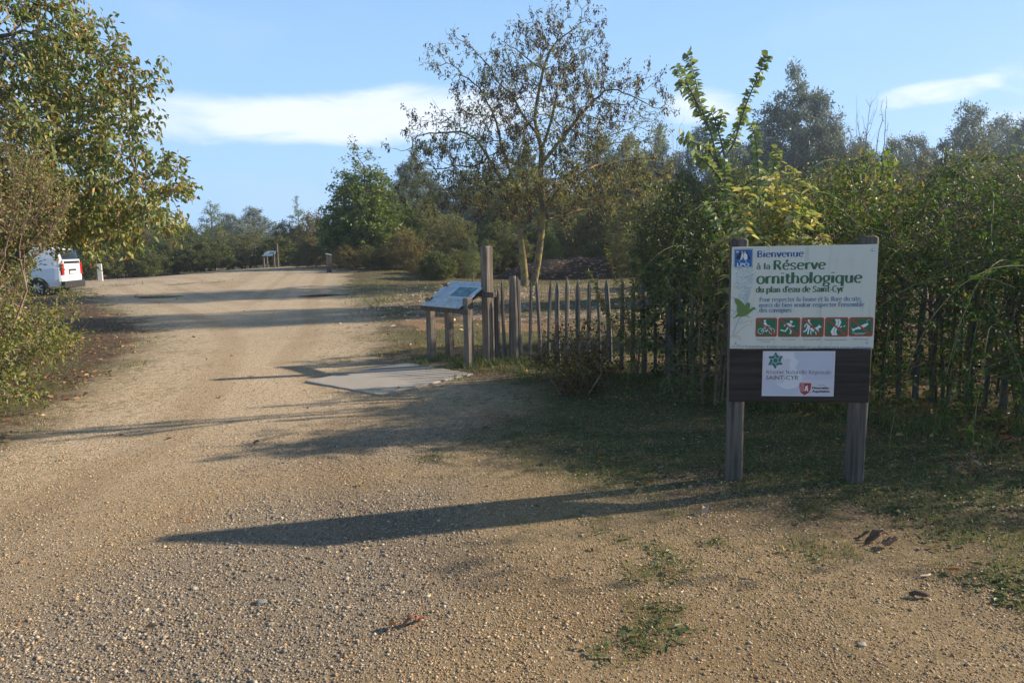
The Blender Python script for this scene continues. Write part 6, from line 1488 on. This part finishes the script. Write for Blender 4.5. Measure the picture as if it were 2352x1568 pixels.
for k_ in range(4):
    a0, a1 = np.array(cs[k_]), np.array(cs[(k_+1) % 4])
    for i in range(n):
        p = a0+(a1-a0)*i/n; j_ = .012 if i else 0; ring_.append((p[0]-c0[0]+rr.uniform(-j_, j_), p[1]-c0[1]+rr.uniform(-j_, j_)))
N_ = len(ring_); vs = [(x, y, -.06) for x, y in ring_]+[(x, y, .020) for x, y in ring_]+[(x*.992, y*.992, .026) for x, y in ring_]
fs = [(i, (i+1) % N_, N_+(i+1) % N_, N_+i) for i in range(N_)]+[(N_+i, N_+(i+1) % N_, 2*N_+(i+1) % N_, 2*N_+i) for i in range(N_)]+[tuple(2*N_+i for i in range(N_))]
m.add(vs, fs); sl_ = m.build('concrete_slab', concrete()); sl_.location = (c0[0], c0[1], zz); tagobj(sl_, 'flat grey concrete slab let into the gravel in front of the information desk', 'slab')

# ------------------------------------------------------------------ mulch mounds
def mulch():
    m, t, b = new_mat('brown mulch'); tc = t.new('ShaderNodeTexCoord'); P = tc.outputs['Object']
    v = t.vor(t.mapping(P, (1, 1, 2.0), rot=(.3, .2, .5)), 9); r_ = t.new('ShaderNodeSeparateColor'); t.link(v.outputs['Color'], r_.inputs[0]); n1 = t.noise(P, 1.2, 5, .6)
    col = t.mix(r_.outputs[0], (0.018, 0.011, 0.008), (0.075, 0.043, 0.03)); col = t.mix(t.ramp(n1, .5, .7, 0, .45), col, (0.05, 0.055, 0.02)); col = t.mix(t.ramp(r_.outputs[1], .90, .94), col, (0.30, 0.22, 0.17))
    t.link(col, b.inputs['Base Color']); b.inputs['Roughness'].default_value = .95
    bp = t.new('ShaderNodeBump'); bp.inputs['Strength'].default_value = 1; bp.inputs['Distance'].default_value = .05; t.link(t.math('ADD', r_.outputs[2], t.noise(P, 14, 4, .6)), bp.inputs['Height']); t.link(bp.outputs[0], b.inputs['Normal']); return m
MULCH = mulch()
def mound(name, c, rx, ry, h, seed, label, mat, chips=700, chipc=None):
    nx_, ny_ = 70, 34; X, Y = np.meshgrid(np.linspace(-1, 1, nx_), np.linspace(-1, 1, ny_)); r2 = np.abs(X)**3.2+np.abs(Y)**2.2
    hfun = lambda X, Y: h*np.clip(1-(np.abs(X)**3.2+np.abs(Y)**2.2), -.15, 1)**1.0*(0.80+.42*fbm(X*3+seed, Y*2+seed, seed))*(1-.22*sstep(.1, -.9, X)) if False else h*np.sign(1-(np.abs(X)**3.2+np.abs(Y)**2.2))*np.abs(np.clip(1-(np.abs(X)**3.2+np.abs(Y)**2.2), -.2, 1))**.75*(0.72+.55*fbm(X*3+seed, Y*2+seed, seed))*(1-.25*sstep(-.2, -.95, X))
    Z = hfun(X, Y); V = np.stack([X*rx, Y*ry, Z], -1).reshape(-1, 3); idx_ = np.arange(nx_*ny_).reshape(ny_, nx_); F = np.stack([idx_[:-1, :-1], idx_[:-1, 1:], idx_[1:, 1:], idx_[1:, :-1]], -1).reshape(-1, 4)
    o = empty(name, c, 0, label, 'mound'); link('heap', np_mesh('heap', V, F, 4, smooth=True), o, mat)
    r = np.random.RandomState(seed); u = r.uniform(-.97, .97, chips); w_ = r.uniform(-.97, .97, chips); z = hfun(u, w_); k = z > .02; u, w_, z = u[k], w_[k], z[k]; n_ = len(u)
    D = unit(r.normal(0, 1, (n_, 3))*np.array([1, 1, .5])); V, F = dia_geo(np.stack([u*rx, w_*ry, z+.01], 1), D, .10+.14*r.rand(n_), .025+.03*r.rand(n_), r)
    ch = link('mulch_pieces', np_mesh('mulch_pieces', V, F, 4, np.repeat(tint_from(np.array(chipc or [[0.16, 0.10, 0.07], [0.09, 0.055, 0.04], [0.30, 0.22, 0.17]]), n_, r, v=.5), 4, 0)), o, DRY); ch['kind'] = 'stuff'
    return o
mc = pg(1310, 641)
mound('mulch_mound', (pd(1310, 600, 34)[0], 34.0, 0.0), 3.7, 1.9, .98, 5, 'long dark brown mulch mound lying behind the ash tree', MULCH)
mound('brush_bank', (pd(1060, 600, 40)[0]-.2, 41.0, 0.0), 4.2, 2.2, .75, 9, 'low pinkish brown bank of brushwood left of the mulch mound', MULCH, 5000, [[0.34, 0.24, 0.19], [0.22, 0.15, 0.11], [0.14, 0.09, 0.06], [0.42, 0.34, 0.28]])

# ------------------------------------------------------------------ posts at the far end
def small_post(name, px_, top, Y, s_, label, mats, cap=None):
    p = pd(px_, 600, Y); z0 = float(G(p[0], p[1])); h = pd(px_, top, Y)[2]-z0
    t = empty(name, (p[0], p[1], z0), R_(20), label, 'post')
    m = MB(); m.box((0, 0, h/2-.05), (s_, s_, h+.1), 0, None, .012); m.build('body', mats[0], t)
    if cap: m = MB(); m.box((0, 0, h+.02), (s_*1.12, s_*1.12, .05), 0, Matrix.Rotation(.25, 3, 'Y')); m.build('cap', cap, t)
    return t
small_post('bollard', 755, 585, 37.0, .25, 'square dark wooden bollard with a pale sloping top at the bend of the gravel', [WOOD_DARK], plain('pale cap', (.6, .62, .64), .4))
mp = small_post('marker_post', 227, 606, 41.0, .24, 'short pale stone coloured marker post to the right of the van', [plain('pale post', (.62, .60, .55), .7, var=.2, scale=9)])
m = MB(); m.box((-.121-.004, 0, .48), (.008, .20, .9)); m.build('side_strip', plain('rusty red strip', (.40, .13, .08), .7), mp)

# ------------------------------------------------------------------ puddles
PUD = plain('muddy water', (0.035, 0.028, 0.022), 0.06, spec=0.6)
for x, y, rx, ry, lb in ((372, 682, .95, .5, 'small dark puddle in the gravel right of the van'), (742, 679, .7, .45, 'shallow damp puddle in the middle of the gravel bend')):
    c = pg(x, y); m = MB(); n = 40; r_ = random.Random(int(x)); ph = [r_.uniform(0, 6) for _ in range(3)]
    ring_ = [(rx*math.cos(t_)*(1+.25*math.sin(3*t_+ph[0])+.15*math.sin(5*t_+ph[1])), ry*math.sin(t_)*(1+.25*math.sin(2*t_+ph[2])), 0) for t_ in [6.2832*i/n for i in range(n)]]
    m.add(ring_, [tuple(range(n))]); o = m.build('puddle', PUD); o.location = (c[0], c[1], float(gz(c[:1], c[1:2])[0])+.012); tagobj(o, lb, kind='structure')

# ------------------------------------------------------------------ white van
VW = plain('white van paint', (0.78, 0.79, 0.80), 0.3, spec=0.5, coat=0.7, var=0.03); VB = plain('black plastic', (0.03, 0.03, 0.033), 0.6); VG = plain('dark glass', (0.02, 0.03, 0.05), 0.05, spec=0.8, coat=1)
VR = plain('red lamp glass', (0.55, 0.015, 0.012), 0.15, coat=1); VT = plain('tyre rubber', (0.02, 0.02, 0.02), 0.85); VA = plain('wheel alloy', (0.5, 0.5, 0.52), 0.35, 0.8); VP = plain('number plate', (0.72, 0.72, 0.70), 0.4)
vc = pg(168, 676)
head = R_(189)                      # the van points to the left, away from the sun
van = empty('parked_van', (vc[0]-.1, vc[1]+.25, vc[2]), head, 'white panel van seen from its rear corner, half hidden by the shrubs on the left', 'van')
# local: +x forward, +y left side, z up; the rear at x = 0
st_ = [(.00, .42, 1.10, .80, .78), (.03, .34, 1.30, .845, .78), (.10, .30, 1.60, .875, .74), (.24, .28, 1.77, .89, .70), (.6, .26, 1.83, .895, .69), (1.6, .24, 1.85, .90, .69), (2.5, .24, 1.84, .90, .69), (2.95, .24, 1.76, .90, .68), (3.35, .24, 1.38, .89, .72), (3.6, .25, 1.10, .88, .78), (4.1, .28, 1.00, .84, .74), (4.35, .36, .84, .72, .64), (4.42, .42, .66, .60, .55)]
m = MB(); secs = []
for (x, zb, zt, wb, wt_) in st_:
    belt = min(1.02, zt-.05); k = []
    half = [(wb*.86, zb), (wb*.97, zb+.07), (wb, zb+.25), (wb, min(.62, zt-.1)), (wb*.985, belt), (wt_+(wb-wt_)*.45, belt+(zt-belt)*.5), (wt_, zt-(zt-belt)*.16-.01), (wt_*.9, zt-.015), (wt_*.5, zt)]
    secs.append([(x, y, z) for y, z in half]+[(x, -y, z) for y, z in reversed(half)])
n = len(secs[0]); vs = [v for s_ in secs for v in s_]; fs = []
for i in range(len(secs)-1):
    for k in range(n): fs.append((i*n+k, (i+1)*n+k, (i+1)*n+(k+1) % n, i*n+(k+1) % n))
fs += [tuple(range(n-1, -1, -1)), tuple((len(secs)-1)*n+k for k in range(n))]; fs[-2] = tuple(range(n)); fs[-1] = tuple(reversed([(len(secs)-1)*n+k for k in range(n)]))
m.add(vs, fs); body = m.build('body', VW, van, smooth=False)
md = body.modifiers.new('bevel', 'BEVEL'); md.width = .03; md.segments = 3; md.limit_method = 'ANGLE'; md.angle_limit = R_(35)
def vbox(name, c, s_, mat, par=van, rot=None, ch=0.0): m = MB(); m.box(c, s_, 0, rot, ch); return m.build(name, mat, par, bevel=.008)
rk = Matrix.Rotation(.15, 3, 'Y')
rear = vbox('rear_door', (.005, 0, .93), (.03, 1.42, .84), VW)
vbox('rear_window', (.040, 0, 1.455), (.03, 1.30, .54), VG, van, Matrix.Rotation(.20, 3, 'Y'))
for y in (.76, -.76): vbox('tail_light', (.022, y, .98), (.09, .17, .44), VR, van, None, .01)
vbox('rear_bumper', (-.01, 0, .40), (.16, 1.72, .26), VB, van, None, .02)
vbox('plate_recess', (-.014, 0, .88), (.012, .62, .20), VB); pt = vbox('number_plate', (-.025, .0, .85), (.012, .50, .11), VP)
vbox('wiper', (-.0, .15, 1.22), (.012, .5, .02), VB)
for y in (.905, -.905):
    vbox('side_moulding', (2.0, y, .58), (1.3, .02, .08), VB)
    vbox('side_window', (2.75, y*.925, 1.30), (.75, .03, .40), VG, van, Matrix.Rotation(-.24 if y > 0 else .24, 3, 'X'))
    for x in (.86, 3.62):
        m = MB(); m.tube([(x, y*.80, .33), (x, y*1.004, .33)], [.37, .37], 24); m.build('wheel_arch', VB, van)
        m = MB(); m.tube([(x, y*.82, .315), (x, y*.99, .315), (x, y*1.02, .315)], [.315, .315, .29], 24); wh = m.build('wheel', VT, van, smooth=False)
        m = MB(); m.tube([(x, y*1.0, .315), (x, y*1.025, .315)], [.21, .20], 18)
        for q in range(7):
            an = q*6.2832/7; m.box((x+.11*math.cos(an), y*1.03, .315+.11*math.sin(an)), (.15, .012, .035), 1, Matrix.Rotation(-an, 3, 'Y'))
        m.build('rim', [VB, VA], wh)
        m = MB(); m.tube([(x, y*1.02, .315), (x, y*1.04, .315)], [.05, .05], 10); m.build('hub', VA, wh)
vbox('wing_mirror', (3.15, 1.0, 1.12), (.1, .18, .2), VB); vbox('wing_mirror', (3.15, -1.0, 1.12), (.1, .18, .2), VB)

# ------------------------------------------------------------------ single fallen things on the gravel
def curled_leaf(x, y, L, W, curl, rot, col, label, name='fallen_leaf', lobes=0):
    p = pg(x, y); z0 = float(gz(p[:1], p[1:2])[0]); nu, nv = 13, 7; V = []; r = random.Random(int(x))
    for i in range(nu):
        u = i/(nu-1); wv = math.sin(math.pi*min(1, u*1.02+.02)**.8)*W/2*(1+.18*math.sin(u*19+lobes))
        for j in range(nv):
            v = j/(nv-1)*2-1; V.append((u*L-L/2, v*wv*math.cos(curl*abs(v)*.6), .012+curl*.5*abs(v)**1.7*wv+.016*math.sin(u*5+x)+.014*u*curl))
    F = [(i*nv+j, (i+1)*nv+j, (i+1)*nv+j+1, i*nv+j+1) for i in range(nu-1) for j in range(nv-1)]
    o = empty(name, (p[0], p[1], z0+.004), rot, label, 'leaf'); mt = plain('leaf brown %d' % int(x), col, .7, var=.5, scale=60)
    me = bpy.data.meshes.new('blade'); me.from_pydata(V, [], F); me.polygons.foreach_set('use_smooth', [True]*len(F)); b_ = link('blade', me, o, mt); s_ = b_.modifiers.new('thickness', 'SOLIDIFY'); s_.thickness = .0012
    m = MB(); m.tube([(-L/2, 0, .012), (-L/2-.03, .006, .02), (-L/2-.05, .015, .012)], .0014, 5); m.build('stalk', mt, o); return o
curled_leaf(2015, 1245, .15, .075, 1.5, .2, (.20, .105, .065), 'long curled brown dead leaf on the gravel below the right sign post')
curled_leaf(2045, 1258, .085, .075, 2.0, -.5, (.26, .15, .10), 'rolled up pinkish brown leaf touching the long curled one')
curled_leaf(1990, 1236, .09, .04, .6, -.3, (.14, .09, .06), 'flat dark leaf lying just behind the long curled one')
curled_leaf(948, 1436, .095, .035, .8, .45, (.33, .13, .07), 'reddish brown narrow leaf at the bottom of the picture, left part of the pair')
curled_leaf(968, 1430, .085, .034, .8, 1.3, (.36, .15, .08), 'reddish brown narrow leaf at the bottom of the picture, right part of the pair')
curled_leaf(1620, 1180, .07, .04, 1.0, 1.2, (.55, .38, .26), 'small pale orange leaf on the gravel left of the sign, beyond its left post')
def stick(x, y, L, r_, rot, mat, label):
    p = pg(x, y); z0 = float(gz(p[:1], p[1:2])[0]); m = MB(); m.tube([(-L/2, 0, r_), (-L*.2, .004, r_*1.6), (L*.2, -.003, r_*1.4), (L/2, .003, r_*1.2)], [r_*.7, r_, r_*1.05, r_*.6], 7)
    o = m.build('stick', mat, smooth=True); o.location = (p[0], p[1], z0+.003); o.rotation_euler = (0, 0, rot); tagobj(o, label, 'stick')
stick(2123, 1326, .085, .005, .35, plain('pale stick wood', (.62, .50, .38), .8, var=.3), 'short pale stick on the gravel near the lower right corner')
stick(2112, 1372, .085, .012, -.15, plain('dark stick wood', (.10, .07, .055), .85, var=.4), 'stubby dark piece of bark below the pale stick')

def stone_thing(x, y, r_, col, label, seed):
    p = pg(x, y); z0 = float(gz(p[:1], p[1:2])[0]); r = np.random.RandomState(seed); me = bpy.data.meshes.new('stone')
    import bmesh
    bm = bmesh.new(); bmesh.ops.create_icosphere(bm, subdivisions=3, radius=1)
    ph = r.uniform(0, 6, 6)
    for v in bm.verts:
        c_ = v.co; k = 1+.16*math.sin(c_.x*2.3+ph[0])*math.cos(c_.y*2.1+ph[1])+.10*math.sin(c_.z*4+c_.x*3+ph[2])+.05*math.sin(c_.y*8+ph[3])
        v.co = Vector((c_.x*k*1.3, c_.y*k*.95, max(c_.z*k, -.5)*.62))*r_
    bm.to_mesh(me); bm.free(); me.polygons.foreach_set('use_smooth', [True]*len(me.polygons))
    o = link('stone', me, mats=plain('stone %d' % seed, col, .8, var=.35, scale=50, noise_bump=.5)); o.location = (p[0], p[1], z0+r_*.2); o.rotation_euler = (0, 0, r.uniform(0, 6)); tagobj(o, label, 'stone')
stone_thing(600, 1383, .020, (.24, .23, .22), 'largest flat grey stone lying on the gravel at the lower left', 1)
stone_thing(797, 1328, .012, (.50, .41, .30), 'pale rounded stone to the upper right of the flat grey one', 2)
stone_thing(1980, 1480, .014, (.48, .42, .33), 'cream stone near the bottom edge, under the right sign post', 3)
stone_thing(447, 1352, .013, (.50, .43, .34), 'pale stone left of the flat grey stone', 4)

# ------------------------------------------------------------------ haze
hm = bpy.data.materials.new('haze air'); hm.use_nodes = True; ht = NT(hm.node_tree); ht.n.clear(); ho = ht.new('ShaderNodeOutputMaterial'); hv = ht.new('ShaderNodeVolumePrincipled')
hv.inputs['Color'].default_value = (0.80, 0.88, 1.0, 1); hv.inputs['Density'].default_value = 0.0010; hv.inputs['Anisotropy'].default_value = 0.3; ht.link(hv.outputs[0], ho.inputs['Volume'])
m = MB(); m.box((0, 120, 11.5), (510, 370, 25.0)); hz_o = m.build('haze', hm); tagobj(hz_o, 'thin pale morning haze in the air', 'haze', kind='stuff')
